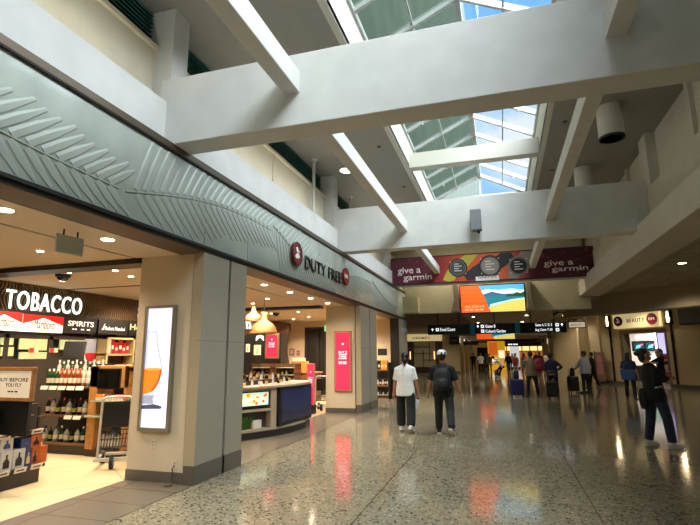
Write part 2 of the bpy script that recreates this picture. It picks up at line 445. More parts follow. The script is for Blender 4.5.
# ---- beams and joists
for y0, zt in ((-2.2, 5.35), (5.0, 5.33), (12.17, 5.58), (19.34, 5.5)):
    b = MB(white); b.box(-4.2, 3.5, y0, y0+.38, 4.38, zt); struct('beam', b, .012)
for ys in ((-1.82, 5.0), (5.38, 12.17), (12.55, 19.3)):
    for x0 in (-2.36, 1.2):
        b = MB(white); b.box(x0, x0+.2, ys[0]-.02, ys[1]+.02, 4.8, 5.08); struct('joist', b, .008)
# ---- right side upstand
b = MB(mat('right_plaster', (196,190,176), .8, noise=.05, nscale=3)); b.box(3.11, 3.9, -9, 27, 3.9, 4.5); struct('wall_right_bulkhead', b, .01)
b = MB(mat('right_plaster', ())); b.box(3.39, 3.7, -9, 21.2, 4.4, 5.31); struct('wall_right', b)
b = MB(mat('right_plaster', ())); b.box(3.62, 3.8, -9, 21.2, 5.2, 6.65)
for y in (7.6, 9.6, 14.2, 16.4): b.box(3.54, 3.63, y, y+.16, 5.3, 6.6)
struct('wall_right_clerestory', b)
for y0 in (-2.1, 5.1, 11.9, 19.1):
    b = MB(mat('right_plaster', ())); b.box(3.42, 3.7, y0, y0+.55, 5.3, 6.62); struct('column', b)
# ---- high ceiling with the skylight well
WX0, WX1, GY = -2.08, 1.2, 17.9
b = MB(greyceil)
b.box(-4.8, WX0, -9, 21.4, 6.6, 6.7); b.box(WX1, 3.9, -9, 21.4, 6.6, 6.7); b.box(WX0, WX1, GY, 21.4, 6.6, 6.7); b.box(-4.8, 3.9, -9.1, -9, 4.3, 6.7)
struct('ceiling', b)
wl = mat('well_lining', (196,193,182), .7)
b = MB(wl); b.box(WX0-.12, WX0, -9, GY, 6.59, 7.4); b.box(WX1, WX1+.12, -9, GY, 6.59, 7.4); b.box(WX0-.12, WX1+.12, GY, GY+.12, 6.59, 7.4)
struct('trim_skylight', b)
for y0 in (-2.1, 5.1, 12.25):
    b = MB(wl); b.box(WX0, WX1, y0, y0+.3, 6.58, 6.98); struct('beam_skylight', b)
# skylight: ridge, rafters, glass
RX, RZ, EZ = -.4, 8.2, 7.4
al = mat('skylight_aluminium', (176,178,178), .4, metal=.2)
b = MB(al)
b.bar((RX,-9,RZ), (RX,GY,RZ), .1, .12)
for k in range(23):
    y = -8.6+k*1.2
    if y > GY: break
    for ex in (WX0, WX1): b.bar((ex, y, EZ), (RX, y, RZ), .07, .12)
for ex in (WX0, WX1):
    b.bar((ex,-9,EZ), (ex,GY,EZ), .1, .1); b.bar((ex, GY, EZ), (RX, GY, RZ), .09, .13)
    b.bar((ex*.5+RX*.5, -9, (EZ+RZ)/2), (ex*.5+RX*.5, GY, (EZ+RZ)/2), .035, .05)
b.bar((RX, GY, EZ), (RX, GY, RZ), .05, .07, (0,1,0)); b.bar((WX0, GY, EZ), (WX1, GY, EZ), .09, .1)
for k in range(9):
    y = -1+k*2.4+.5
    if y > GY-1: break
    for ex in (WX0, WX1):
        q = .3; p = Vector((ex*(1-q)+RX*q, y, EZ*(1-q)+RZ*q-.1)); b.cyl(p, p+Vector((0,0,-.14)), .012, n=6); b.ball(p+Vector((0,0,-.14)), .03, 8, 6)
struct('window_frame', b)
def glass(name, tint, tr=.92):
    m = bpy.data.materials.new(name); m.use_nodes = True; nt = m.node_tree
    for n in list(nt.nodes):
        if n.type == 'BSDF_PRINCIPLED': nt.nodes.remove(n)
    t = nt.nodes.new('ShaderNodeBsdfTransparent'); t.inputs[0].default_value = rgb(*tint)
    g = nt.nodes.new('ShaderNodeBsdfGlossy'); g.inputs['Roughness'].default_value = .03
    mx = nt.nodes.new('ShaderNodeMixShader'); mx.inputs[0].default_value = 1-tr
    nt.links.new(t.outputs[0], mx.inputs[1]); nt.links.new(g.outputs[0], mx.inputs[2])
    nt.links.new(mx.outputs[0], nt.nodes['Material Output'].inputs[0])
    return m
sg = glass('skylight_glass', (238,248,252), .95)
b = MB(sg)
ex = WX1; b.add([(ex,-9,EZ+.02), (ex,GY,EZ+.02), (RX,GY,RZ+.02), (RX,-9,RZ+.02)], [(0,1,2,3)])
b.add([(WX0,GY,EZ), (WX1,GY,EZ), (RX,GY,RZ)], [(0,1,2)])
struct('window_1', b)
ex = WX0; b = MB(glass('tinted_skylight_glass', (132,146,138), .995)); b.add([(ex,-9,EZ+.02), (ex,GY,EZ+.02), (RX,GY,RZ+.02), (RX,-9,RZ+.02)], [(0,1,2,3)]); struct('window_2', b)
b = MB(mat('outside_parapet', (62,72,64), .9, noise=.25, nscale=.7)); b.box(-3.6, -2.6, -12, 140, 6.7, 60); struct('wall_exterior', b)
# ---- end wall of the high bay, low ceilings
b = MB(mat('olive_plaster', (176,172,146), .85, noise=.05, nscale=3)); b.box(-6.5, 3.5, 21.2, 21.5, 3.4, 6.7); b.box(3.4, 4.1, 21.2, 21.5, 4.5, 6.7); b.box(-6.5, -4.5, 21.2, 21.5, 3.0, 6.7)
b.box(-4.5, -3.3, 20.6, 21.3, 3.4, 4.1); struct('wall_end', b)
b = MB(mat('wood_ceiling', (96,66,46), .6, noise=.25, nscale=6))
for k in range(60):
    b.box(-14+k*.2, -14+k*.2+.17, 21.5, 46, 3.86, 3.9)
struct('ceiling_wood', b)
b = MB(mat('low_ceiling', (150,142,122), .85)); b.box(-2, 3.9, 21.5, 92, 3.84, 3.95); b.prism([(3.9,27), (8.2,20.5), (14,13.1), (14,92), (3.9,92)], 3.84, 3.95); b.box(-14, -2, 46, 92, 3.3, 3.95); b.box(-14, 3.1, 21.5, 92, 3.95, 4.1)
struct('ceiling_low', b)
b = MB(tiles('ceiling_tile', (168,160,142), (160,152,134), .6, .6, (104,98,86), 0, .9, .012)); b.box(3.88, 14, -9, 27.5, 4.3, 4.4); struct('ceiling_right', b)
b = MB(mat('right_plaster', ())); b.box(11.5, 11.8, -9, 24, 0, 4.4); b.box(-14, 14, -9.2, -9, 0, 4.4); struct('wall_back', b)
b = MB(mat('right_plaster', ())); b.box(-14.2, -14, -9, 92, 0, 4.2); b.box(14, 14.2, -9, 92, 0, 4.4); b.box(-14, 14, 91, 91.2, 0, 4.2); struct('wall_far', b)
# ---- left shop front: fascia of etched glass
fas = thing('fascia', 'long band of leaf patterned grey glass above the left shop front', 'fascia', floorT((0,0,0)))
gl = mat('etched_glass', (160,168,160), .36, spec=.5, metal=.1, noise=.12, nscale=2.2, coat=.4)
YJ = [-3, 2.2, 5.85, 7.1, 10.46, 13.9, 15.8, 18.6, 21.35]
rnd = random.Random(3)
for y0, y1 in zip(YJ, YJ[1:]):
    b = MB(gl); b.box(-4.06, -3.97, y0+.006, y1-.006, 3.2, 4.3)
    b.build('glass_panel', fas)
# the etched fronds: raised leaflets either side of a drooping rib
b = MB(mat('etched_leaf', (166,174,166), .42, spec=.4, metal=.1))
Z0f, Z1f = 3.225, 4.275
def leaflet(p, d, ln, w):
    "one raised blade from the rib, tapering to its tip, kept inside the glass band"
    n = Vector((-d.y, d.x)); t1 = 1
    q = p + d*ln
    if q.y > Z1f: t1 = (Z1f-p.y)/(d.y*ln)
    if q.y < Z0f: t1 = (Z0f-p.y)/(d.y*ln)
    if t1 < .45: return
    q = p + d*ln*t1; wt = w*(1-.55*t1)
    if q.x > 21.3 or p.x < -3: return
    c = lambda v: (v.x, max(Z0f, min(Z1f, v.y)))
    base = [c(p+n*w), c(p+d*ln*t1*.5+n*w*.95), c(q+n*wt), c(q-n*wt), c(p+d*ln*t1*.5-n*w*.95), c(p-n*w)]
    top = [c(p+n*w*.35), c(p+d*ln*t1*.5+n*w*.4), c(q+n*wt*.3), c(q-n*wt*.6), c(p+d*ln*t1*.5-n*w*.75), c(p-n*w*.75)]
    v = [(-3.9695, *k) for k in base] + [(-3.9695+.009, *k) for k in top]
    b.add(v, [(k, (k+1) % 6, 6+(k+1) % 6, 6+k) for k in range(6)] + [(6,7,8,9,10,11)])
y = -3.4; fl_ = 1
while y < 21.5:
    L = rnd.uniform(3.4, 4.2); za, zb_ = (3.5, 3.95) if fl_ > 0 else (4.05, 3.5)
    rib = [Vector((y+L*i/24, za+(zb_-za)*i/24+.16*sin(pi*i/24)*fl_)) for i in range(25)]
    for i in range(1, 24):
        p = rib[i]; t = (rib[min(i+1, 24)]-rib[max(i-1, 0)]).normalized()
        for sd in (1, -1):
            A = R_(sd*(58-22*i/24)); d = Vector((t.x*cos(A)-t.y*sin(A), t.x*sin(A)+t.y*cos(A)))
            leaflet(p+d*.03, d, (.75-.25*i/24)*rnd.uniform(.85, 1.1), .052)
    b.tube([(-3.968, k.x, k.y) for k in rib if -3 < k.x < 21.3], .012, 6) if y < 20 else None
    y += L*1.03; fl_ = -fl_
b.build('leaf_relief', fas)
b = MB(bronze); b.box(-4.06, -3.93, -3, 21.36, 4.3, 4.39); b.use(black).box(-3.96, -3.935, -3, 21.36, 4.285, 4.3); b.build('top_rail', fas, .004)
b = MB(black); b.box(-4.06, -3.93, -3, 21.36, 3.11, 3.2); b.box(-3.95, -3.9, -3, 21.36, 3.15, 3.165); b.build('bottom_rail', fas, .004)
b = MB(mat('mirror_metal', (120,120,116), .2, metal=.7)); b.box(-4.06, -3.93, 21.35, 21.39, 3.11, 4.39); b.build('end_plate', fas)
# soffit below the fascia and shop ceilings
b = MB(bronze); b.box(-4.32, -3.94, -9, 21.4, 3.1, 3.13); b.use(black).box(-4.36, -4.32, -9, 21.4, 3.1, 3.2); struct('trim_1', b)
b = MB(tan); b.box(-5.14, -4.36, -9, 21.4, 3.1, 3.16); b.box(-14, -5.2, -9, 21.4, 3.1, 3.16); b.use(black).box(-5.2, -5.14, -9, 21.4, 3.12, 3.18); b.box(-14, -4.06, -9, 21.4, 3.18, 3.3); struct('ceiling_shop', b)
b = MB(black); b.box(-12, -5.05, 5.86, 6.2, 3.02, 3.11); struct('trim_2', b)
b = MB(black); b.box(-12, -5.05, 13.4, 13.72, 3.02, 3.11); struct('trim_3', b)
b = MB(black); b.box(-12, -5.2, 8.2, 8.26, 3.09, 3.11); struct('trim_4', b)
# pillars of the shop front
def pillar(y0, y1, gap):
    b = MB(stone); b.box(-4.06, -3.94, y0, gap-.03, 0, 3.11); b.box(-4.06, -3.94, gap+.03, y1, 0, 3.11)
    b.use(black).box(-4.06, -3.98, gap-.03, gap+.03, 0, 3.11)
    b.use(warmstone).box(-4.1, -3.941, y0-.006, y0, 0, 3.11)
    b.use(skirt).box(-4.1, -3.93, y0-.012, gap-.03, 0, .24); b.box(-4.1, -3.93, gap+.03, y1+.01, 0, .24)
    b.use(mat('joint_line', (96,92,84), .7)).box(-4.0, -3.9385, y0-.008, y1, 1.86, 1.866)
    struct('pillar', b)
pillar(5.83, 7.04, 6.53); pillar(13.9, 15.8, 14.9)
b = MB(mat('end_pillar', (150,156,152), .25, metal=.4, noise=.1, nscale=3)); b.box(-4.3, -3.94, 19.6, 21.38, 0, 3.11); b.use(black).box(-4.3, -3.935, 19.54, 19.6, 0, 3.11); struct('pillar', b)
wallp = mat('shop_wall_panel', (206,190,164), .7, noise=.03, nscale=30)
for y0, y1 in ((5.86, 7.0), (13.9, 15.7)):
    b = MB(wallp); b.box(-5.03, -4.13, y0, y1, 0, 3.1); b.use(black).box(-4.13, -4.07, y0+.03, y1, 0, 3.1)
    b.use(skirt).box(-5.04, -4.12, y0-.012, y1+.01, 0, .14); struct('wall_display', b)
b = MB(tan); b.box(-14, -4.3, 19.9, 21.4, 0, 3.16); struct('wall_shop', b)
b = MB(mat('shop_back', (70,58,48), .7)); b.box(-10.4, -10.1, -9, 12.6, 0, 3.16); struct('wall_shop_back', b)
# ---- right: angled BEAUTY shop front and canopy
BO = Vector((7.94, 27.3, 0)); BD = Vector((-.615, .788, 0)); BNn = Vector((-.788, -.615, 0))
BT = wallT(BO, -BD)           # x to the right along the front, y up, z towards the concourse
bc = mat('beauty_cream', (196,178,140), .7, noise=.05, nscale=5)
def bpar(): return BT
b = MB(bc); b.T = BT
b.box(-5.1, -2.75, 0, 3.85, -.4, 0); b.box(-.4, 5.2, 0, 3.85, -.4, 0); b.box(-2.75, -.4, 2.68, 3.85, -.4, 0)
b.box(-4.9, -4.2, 0, 3.85, 0, .1)
b.use(skirt).box(-5.1, -2.75, 0, .16, 0, .02); b.box(-.4, 5.2, 0, .16, 0, .02)
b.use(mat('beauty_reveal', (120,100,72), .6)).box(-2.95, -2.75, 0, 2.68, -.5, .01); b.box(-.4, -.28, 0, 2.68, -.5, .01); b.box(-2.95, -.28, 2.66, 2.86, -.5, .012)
struct('wall_beauty', b)
b = MB(mat('canopy_plaster', (168,158,134), .8, noise=.05)); b.T = BT
b.box(-2.75, 9.5, 3.42, 4.32, 3.3, 4.0); struct('trim_canopy', b, .01)
b = MB(bc); b.T = BT; b.box(-8, 5, 0, 3.9, -6.2, -6); b.box(-8.2, -8, 0, 3.9, -6.2, -.3); b.box(-8.2, -5, 0, 3.9, -.5, -.3); b.box(3.5, 3.7, 0, 3.9, -6.2, -.3); struct('wall_beauty_back', b)
# ---- far row pillars and shop fronts
farw = mat('far_cream', (190,174,138), .8)
b = MB(farw); b.box(4.3, 4.9, 31.1, 31.9, 0, 3.9); struct('pillar', b)
for y in (36, 42.5, 49, 57, 66):
    b = MB(farw); b.box(4.9, 5.9, y, y+1.1, 0, 3.9); b.use(skirt).box(4.88, 5.9, y-.02, y+1.12, 0, .14); struct('pillar', b)
    b = MB(mat('far_bulkhead', (206,190,158), .8)); b.box(5.3, 5.6, y+1.1, y+8, 2.7, 3.9); struct('wall_right_far', b)
b = MB(mat('far_shop_dark', (92,80,62), .8)); b.box(8.6, 8.8, 42, 90, 0, 3.9); struct('wall_right_shop', b)
b = MB(mat('far_cream', ())); b.box(-5.1, -3.62, 45, 45.9, 0, 3.9); b.use(skirt).box(-5.12, -3.6, 44.98, 45.9, 0, .14); struct('pillar', b)
for y in (51, 58, 66):
    b = MB(farw); b.box(-4.7, -3.7, y, y+1.2, 0, 3.9); struct('pillar', b)
    b = MB(mat('far_bulkhead', ())); b.box(-4.4, -4.1, y-6, y, 2.7, 3.9); struct('wall_left_far', b)
b = MB(mat('far_shop_dark', ())); b.box(-8, -7.8, 46.5, 90, 0, 3.9); struct('wall_left_shop', b)
b = MB(mat('olive_plaster', ())); b.box(-14, -9.2, 44.9, 45.4, 0, 3.9); b.box(-9.2, -5.1, 44.95, 45.3, 3.45, 3.9); struct('wall_hermes', b)
# ================================================================ left shops
glow = mat('lamp_glow', (255,236,200), emit=14)
trimw = mat('lamp_trim', (235,228,214), .4)
def downlight_proto(r=.07, lab='', grp=''):
    t = thing('downlight', lab, 'ceiling light', floorT((0,0,0)), grp)
    b = MB(trimw); b.lathe([(r*.72,-.004), (r,-.008), (r*1.02,0), (r*.7,0)], 20); b.build('trim_ring', t)
    b = MB(glow); b.disc(0, 0, r*.86, -.014, .0, 18); b.build('lens', t)
    return t
def downlights(pts, lab, grp, r=.07, z=3.1):
    p = None
    for x, y in pts:
        T = floorT((x, y, z))
        if p is None: p = downlight_proto(r, lab, grp); p.matrix_world = T
        else: dup(p, T)
STRIP = [(-4.62, y) for y in (-.2, 1.0, 2.2, 3.42, 4.75)] 
downlights(STRIP, 'round recessed downlight in the tan soffit over the tobacco shop entrance', 'downlights over the tobacco entrance', .085)
STRIP2 = [(-4.62, y) for y in (7.7, 9.0, 10.3, 11.6, 12.9)]
downlights(STRIP2, 'round recessed downlight in the tan soffit over the perfume counter entrance', 'downlights over the perfume entrance', .075)
IN1 = [(-6.0, 5.0), (-7.1, 6.5), (-6.4, 7.2), (-8.0, 7.2), (-5.9, 8.6), (-7.3, 9.2), (-8.3, 9.8), (-6.3, 10.5), (-6.2, 6.6), (-7.4, 3.4)]
downlights(IN1, 'small bright spotlight in the shop ceiling in front of the tobacco sign', 'spotlights before the tobacco sign', .05)
IN2 = [(-5.7, 11.3), (-6.6, 12.2), (-5.6, 14.3), (-6.5, 15.2), (-7.6, 15.4), (-5.9, 16.6), (-7, 17.4), (-8, 18.2), (-5.4, 17.9), (-6.2, 18.9), (-7.5, 13.0)]
downlights(IN2, 'small bright spotlight in the ceiling above the perfume department', 'spotlights above the perfume department', .055)
t = thing('ceiling_sensor', 'grey flat square panel hanging from the tan ceiling over the tobacco entrance', 'sensor', wallT(at(55,251,X=-4.66), (.12,1,0)))
q = at(76,236,X=-4.66)-at(55,251,X=-4.66)
b = MB(mat('sensor_grey', (196,204,192), .4)); b.box(0, .33, 0, .2, -.012, .012); b.build('panel', t, .006)
b = MB(mat('sensor_edge', (190,220,205), .2)); b.tube([(0,0,0), (.33,0,0), (.33,.2,0), (0,.2,0)], .008, 6, True); b.build('edge_trim', t)
b = MB(black); b.cyl((.08,.2,0), (.08,.27,0), .01); b.cyl((.25,.2,0), (.25,.27,0), .01); b.build('bracket', t)
for p, y, lab in ((63,277,'black dome security camera on the ceiling in front of the tobacco sign'), (276,314,'black dome security camera on the perfume department ceiling')):
    w = at(p, y, Z=3.06); t = thing('security_camera', lab, 'camera', floorT((w.x, w.y, 3.1)))
    b = MB(black); b.lathe([(.12,-.045), (.13,0)], 18); b.build('mount', t)
    b = MB(mat('dark_dome', (10,10,12), .08)); b.lathe([(.001,-.12), (.05,-.112), (.085,-.085), (.1,-.045)], 18); b.build('dome', t)
# ---- display wall with the glass of whisky
T1 = wallT((0, 5.86, 0), (1,0,0))
tl, br = at(148,307,Y=5.86), at(170,431,Y=5.86)
x0, x1, z0, z1 = -4.82, -4.40, .70, 2.33
t = thing('light_box', 'tall lit display panel showing a glass of amber whisky on the near pillar', 'screen', T1)
b = MB(mat('screen_frame', (150,140,120), .35, metal=.5)); b.box(x0-.04, x1+.05, z0-.05, z0, 0, .06); b.box(x0-.04, x1+.05, z1, z1+.04, 0, .06); b.box(x0-.04, x0, z0, z1, 0, .06); b.box(x1, x1+.05, z0, z1, 0, .06); b.box(x0, x1, z0, z1, 0, .02); b.build('frame', t, .004)
scr = MB(mat('lit_white', (214,220,246), emit=1.0)); scr.box(x0, x1, z0, z1, .02, .03)
amb = mat('lit_amber', (236,118,30), emit=.9); gry = mat('lit_grey', (150,152,176), emit=.75); drk = mat('lit_dark', (70,72,92), emit=.6); pale = mat('lit_pale', (196,202,232), emit=.9)
def arc(cx, cy, rx, ry, a0, a1, n=14): return [(cx+rx*cos(R_(a0+(a1-a0)*i/n)), cy+ry*sin(R_(a0+(a1-a0)*i/n))) for i in range(n+1)]
gw = x1-.13   # right edge of the glass bowl
zl = z0+.78; zb = z0+.43
scr.use(pale).prism([(x0, z1-.33), (gw-.12, z1-.33), (gw-.10, z1-.5), (gw-.02, zl+.1), (gw, zl), (x0, zl)], .03, .033)
scr.use(gry).prism([(x0, z1-.325), (gw-.118, z1-.325), (gw-.12, z1-.335), (x0, z1-.335)], .033, .036)
scr.prism([(gw-.128, z1-.33), (gw-.118, z1-.33), (gw-.098, z1-.5), (gw-.018, zl+.1), (gw+.004, zl), (gw-.006, zl), (gw-.03, zl+.1), (gw-.11, z1-.5)], .033, .036)
scr.use(amb).prism([(x0, zl)] + [(gw, zl)] + arc(x0+.02, zl, gw-x0-.02, zl-zb, 0, -62) + [(x0, zb-.0)], .033, .037)
scr.use(mat('lit_amber_dark', (176,70,14), emit=.8)).prism([(gw-.004, zl)] + arc(x0+.02, zl, gw-x0-.022, zl-zb, -3, -60) + arc(x0+.02, zl, gw-x0-.05, zl-zb-.03, -60, -3), .037, .039)
scr.use(mat('lit_amber_top', (246,150,60), emit=.9)).disc((x0+gw)/2, zl, (gw-x0)/2, .037, .039, 24, .018)
scr.use(gry).prism([(x0, zb), (x0+.2, zb), (x0+.17, zb-.05), (x0+.19, zb-.12), (x0, zb-.12)], .033, .036)
scr.use(drk).prism([(x0, zb-.14), (x0+.2, zb-.12), (x0+.33, zb-.15), (x0+.31, zb-.18), (x0, zb-.19)], .033, .037)
scr.use(pale).prism([(x0, zb-.2), (x0+.31, zb-.18), (x0+.25, zb-.25), (x0, zb-.26)], .033, .036)
scr.build('picture', t)
def outlet(x, z, lab, T):
    t = thing('wall_outlet', lab, 'outlet', T @ Matrix.Translation((x, z, 0)))
    b = MB(mat('outlet_plate', (214,200,176), .4)); b.box(-.035, .035, -.057, .057, 0, .007); b.build('plate', t, .003)
    for s in (-.022, .022):
        b = MB(mat('outlet_face', (190,176,152), .4)); b.disc(0, s, .016, .007, .009); b.use(black).box(-.007, -.004, s-.005, s+.006, .009, .0095); b.box(.004, .007, s-.005, s+.006, .009, .0095); b.build('socket', t)
outlet(-4.62, .49, 'cream wall outlet below the lit whisky panel', T1)
outlet(-4.26, .24, 'low wall outlet with a cable plugged in beside the skirting', T1)
t = MB(black); t.tube([(-4.26, 5.85, .24), (-4.265, 5.82, .19), (-4.26, 5.82, .1), (-4.24, 5.8, .02), (-4.2, 5.74, .008), (-4.24, 5.68, .008), (-4.3, 5.72, .008)], .006)
tag(t.build('power_cord'), 'thin black cord hanging from the low outlet to the floor tile', 'cord')
t = MB(red := mat('lit_red', (240,36,72), emit=.95))
# ---- red light box on the second pillar panel
T2 = wallT((0, 13.9, 0), (1,0,0))
tw = mat('lit_text', (255,240,240), emit=1.2)
def red_sign(T, x0, x1, z0, z1, lab, nm='light_box', frame=True, lines=True):
    t = thing(nm, lab, 'sign', T)
    f = .05 if frame else .02
    b = MB(mat('red_frame', (168,140,96), .4, metal=.3)); b.box(x0-f, x1+f, z0-f, z1+f, 0, .05); b.build('frame', t, .004)
    b = MB(red); b.box(x0, x1, z0, z1, .05, .056); b.build('panel', t)
    w = x1-x0; h = z1-z0; cx = (x0+x1)/2
    if lines:
        b = MB(tw); b.disc(cx, z0+h*.8, w*.07, .056, .06); b.build('emblem', t)
        for s, a0, a1, hw in (('BUY 2', .64, .675, .3), ('SAVE', .60, .632, .3), ('10%', .56, .592, .26), ('on all beauty', .535, .548, .32), ('SHOP NOW', .47, .49, .3), ('terms apply', .445, .455, .3)):
            if a1-a0 < .025: textline(tw, t, cx-hw*w, cx+hw*w, z0+h*a0, z0+h*a1, .057); continue
            text('lettering', s, tw, t, cx-hw*w, cx+hw*w, z0+h*a0, z0+h*a1, .057, .003, .012 if a1-a0 > .02 else 0)
    return t
red_sign(T2, -4.7, -4.27, .66, 2.3, 'tall red light box with white offer lettering on the second pillar')
p0, p1 = at(267,357,Y=13.2), at(278,335,Y=13.2)
red_sign(wallT((0,13.2,0),(1,0,0)), p0.x, p1.x, p0.z, p1.z, 'red offer poster standing above the perfume shelves')
p0, p1 = at(308,396,Y=13.6), at(314.5,364,Y=13.6)
t = red_sign(wallT((0,13.6,0),(1,0,0)), p0.x, p1.x, .25, p1.z, 'slim red floor stand poster between counter and luggage trolley', 'poster_stand', False)
b = MB(black); b.box(p0.x-.03, p1.x+.03, 0, .25, -.1, .06); b.build('base', t, .01)
# ---- tobacco wall, X = -9
TX = -9.0
TT = wallT((TX, 0, 0), (0,1,0))
def tx(x, y): q = at(x, y, X=TX); return q.y, q.z
t = thing('sign_header', 'dark header of wavy vertical ribs carrying the tobacco sign', 'header', TT)
b = MB(mat('header_dark', (34,26,20), .6)); b.box(5.6, 12.4, 2.54, 3.09, -.15, 0); b.build('backing', t)
b = MB(mat('header_rib', (112,86,58), .55))
for k in range(96):
    x = 5.62+k*.0705; pts = [(x+.05*sin(i/10*2*pi+k*.12), 2.55+i*.053, .012) for i in range(11)]
    for a, c in zip(pts, pts[1:]): b.bar(a, c, .022, .03, (0,0,1))
b.build('rib', t)
t = thing('tobacco_sign', 'white glowing capital letters of the tobacco sign on ribbed header', 'sign', TT)
lw = mat('letter_glow', (236,255,244), emit=1.4)
y0, za = tx(7.5, 289); y1, zb2 = tx(82.5, 312)
text('lettering', 'TOBACCO', lw, t, y0-.06, y1-.1, 2.57, 2.94, .05, .03, .004, 1.12)
t = thing('spirits_sign', 'glowing white letters partly hidden behind the near pillar', 'sign', TT)
y0, za = tx(137, 303)
text('lettering', 'SPIRITS', lw, t, y0, y0+1.8, 2.62, 2.94, .05, .03, .01)
def adpanel(nm, lab, x0, yt0, x1, yb1):
    a, c = tx(x0, yt0), tx(x1, yb1)
    return a[0], c[0], c[1], a[1]
bp_ = mat('panel_black', (26,24,22), .5)
def cig(x0, yt, x1, yb, lab):
    Y0, Y1, Z0, Z1 = adpanel('', '', x0, yt, x1, yb)
    t = thing('advert_panel', lab, 'sign', TT)
    b = MB(mat('ad_white', (248,238,222), emit=.75)); b.box(Y0, Y1, Z0, Z1, 0, .05); b.build('panel', t)
    w = Y1-Y0; h = Z1-Z0; m = (Y0+Y1)/2
    b = MB(mat('ad_red', (216,24,20), emit=.7)); b.prism([(Y0, Z1), (Y0, Z1-h*.55), (m, Z1-h*.14), (m, Z1)], .05, .054); b.prism([(m, Z1), (m, Z1-h*.14), (Y1, Z1-h*.55), (Y1, Z1)], .05, .054); b.build('chevron', t)
    text('lettering', 'Marlboro', mat('ad_ink', (30,26,24), .5), t, Y0+w*.27, Y0+w*.78, Z0+h*.2, Z0+h*.74, .05, .006, .0)
TT0 = TT; TT = wallT((TX+.06, -.1, 0), (0,1,0))
cig(24, 314.5, 62.2, 333.5, 'lit white and red cigarette panel left of the spirits panel')
cig(-14, 310.5, 21.5, 331.5, 'lit white and red cigarette panel cut by the photo edge')
t = thing('advert_panel', 'black panel lettered SPIRITS beside the cigarette panel', 'sign', TT)
Y0, Y1, Z0, Z1 = adpanel('', '', 64.3, 317, 95.5, 334.6)
b = MB(bp_); b.box(Y0, Y1, Z0, Z1, 0, .05); b.build('panel', t)
wl2 = mat('white_letter', (246,240,228), emit=.9); w = Y1-Y0; h = Z1-Z0
text('lettering', 'SPIRITS', wl2, t, Y0+w*.12, Y0+w*.9, Z0+h*.45, Z0+h*.78, .05, .006, .015)
for a, c in ((.26,.42), (.52,.63), (.7,.82)): textline(wl2, t, Y0+w*a, Y0+w*c, Z0+h*.22, Z0+h*.3, .05, 2)
t = thing('advert_panel', 'dark panel with thin white brand lettering over the gift bay', 'sign', TT)
Y0, Y1, Z0, Z1 = adpanel('', '', 98.8, 320, 126.8, 335.5)
b = MB(bp_); b.box(Y0, Y1, Z0, Z1, 0, .05); b.build('panel', t); w = Y1-Y0; h = Z1-Z0
text('lettering', 'Robert Mondavi', wl2, t, Y0+w*.22, Y0+w*.88, Z0+h*.3, Z0+h*.56, .05, .006)
b = MB(wl2); b.prism([(Y0+w*.1, Z0+h*.3), (Y0+w*.17, Z0+h*.3), (Y0+w*.2, Z0+h*.75)], .05, .055); b.build('emblem', t)
t = thing('advert_panel', 'dark panel with gold lettering half hidden by the near pillar', 'sign', TT)
Y0, Y1, Z0, Z1 = adpanel('', '', 129, 322, 150, 337)
b = MB(bp_); b.box(Y0, Y1, Z0, Z1, 0, .05); b.build('panel', t)
text('lettering', 'Hennessy', mat('gold_letter', (226,196,130), emit=.8), t, Y0+.03, Y0+1.2, Z0+.1, Z0+.3, .05, .006)
# shelving unit below the panels
TT = TT0
t = thing('tobacco_cabinet', 'dark back cabinet with pale green lit glass doors below the cigarette panels', 'cabinet', TT)
b = MB(mat('cab_dark', (44,36,28), .5)); b.box(5.6, 12.4, 0, 2.54, -.15, -.1); b.box(5.6, 12.4, 2.48, 2.55, -.1, .07)
for yy in (5.6, 6.99, 7.95, 8.98, 9.82, 10.62, 11.3, 12.4): b.box(yy-.05, yy+.05, 0, 2.52, -.1, .04)
b.box(5.6, 9.0, 0, 1.62, -.1, .05); b.box(5.6, 12.4, 2.02, 2.1, -.1, .04); b.build('body', t)
pg = mat('cab_glass', (176,186,140), .15, emit=.28)
for (xa, ya, xb, yb) in ((0,337,12,345), (0,347,12,356), (19,337.5,33,349.5), (34.5,338,45.5,350.5), (18.5,352,33,360), (34,352,45,361), (59.5,338.5,67,349.5), (69,339,82,352)):
    Y0, z1 = tx(xa, ya); Y1, z0 = tx(xb, yb)
    b = MB(pg); b.box(Y0, Y1, z0, z1, 0, .03); b.build('glass_door', t)
for xa, ya in ((32,350.5), (52,350.5)):
    Y0, z0 = tx(xa, ya); b = MB(mat('tag_white', (240,225,205), .6)); b.box(Y0-.1, Y0+.1, z0-.04, z0+.05, .03, .05); b.use(mat('tag_red', (200,40,40), .6)).box(Y0-.1, Y0, z0-.04, z0+.05, .05, .053); b.build('price_label', t)
Y0, z1 = tx(83.5, 339); Y1, z0 = tx(94, 363)
b = MB(mat('pic_grey', (150,152,162), emit=.35)); b.box(Y0, Y1, z0, z1, 0, .05); b.use(mat('pic_wine', (170,30,24), emit=.4)).prism(arc(Y0+.2, z0+(z1-z0)*.42, .17, .2, 180, 360), .05, .056)
b.use(mat('pic_pale', (210,206,206), emit=.3)).tube([(Y0+.2+.19*cos(R_(a)), z0+(z1-z0)*.44+.3*sin(R_(a)), .055) for a in range(-180, 1, 20)], .01, 5); b.build('wine_picture', t)
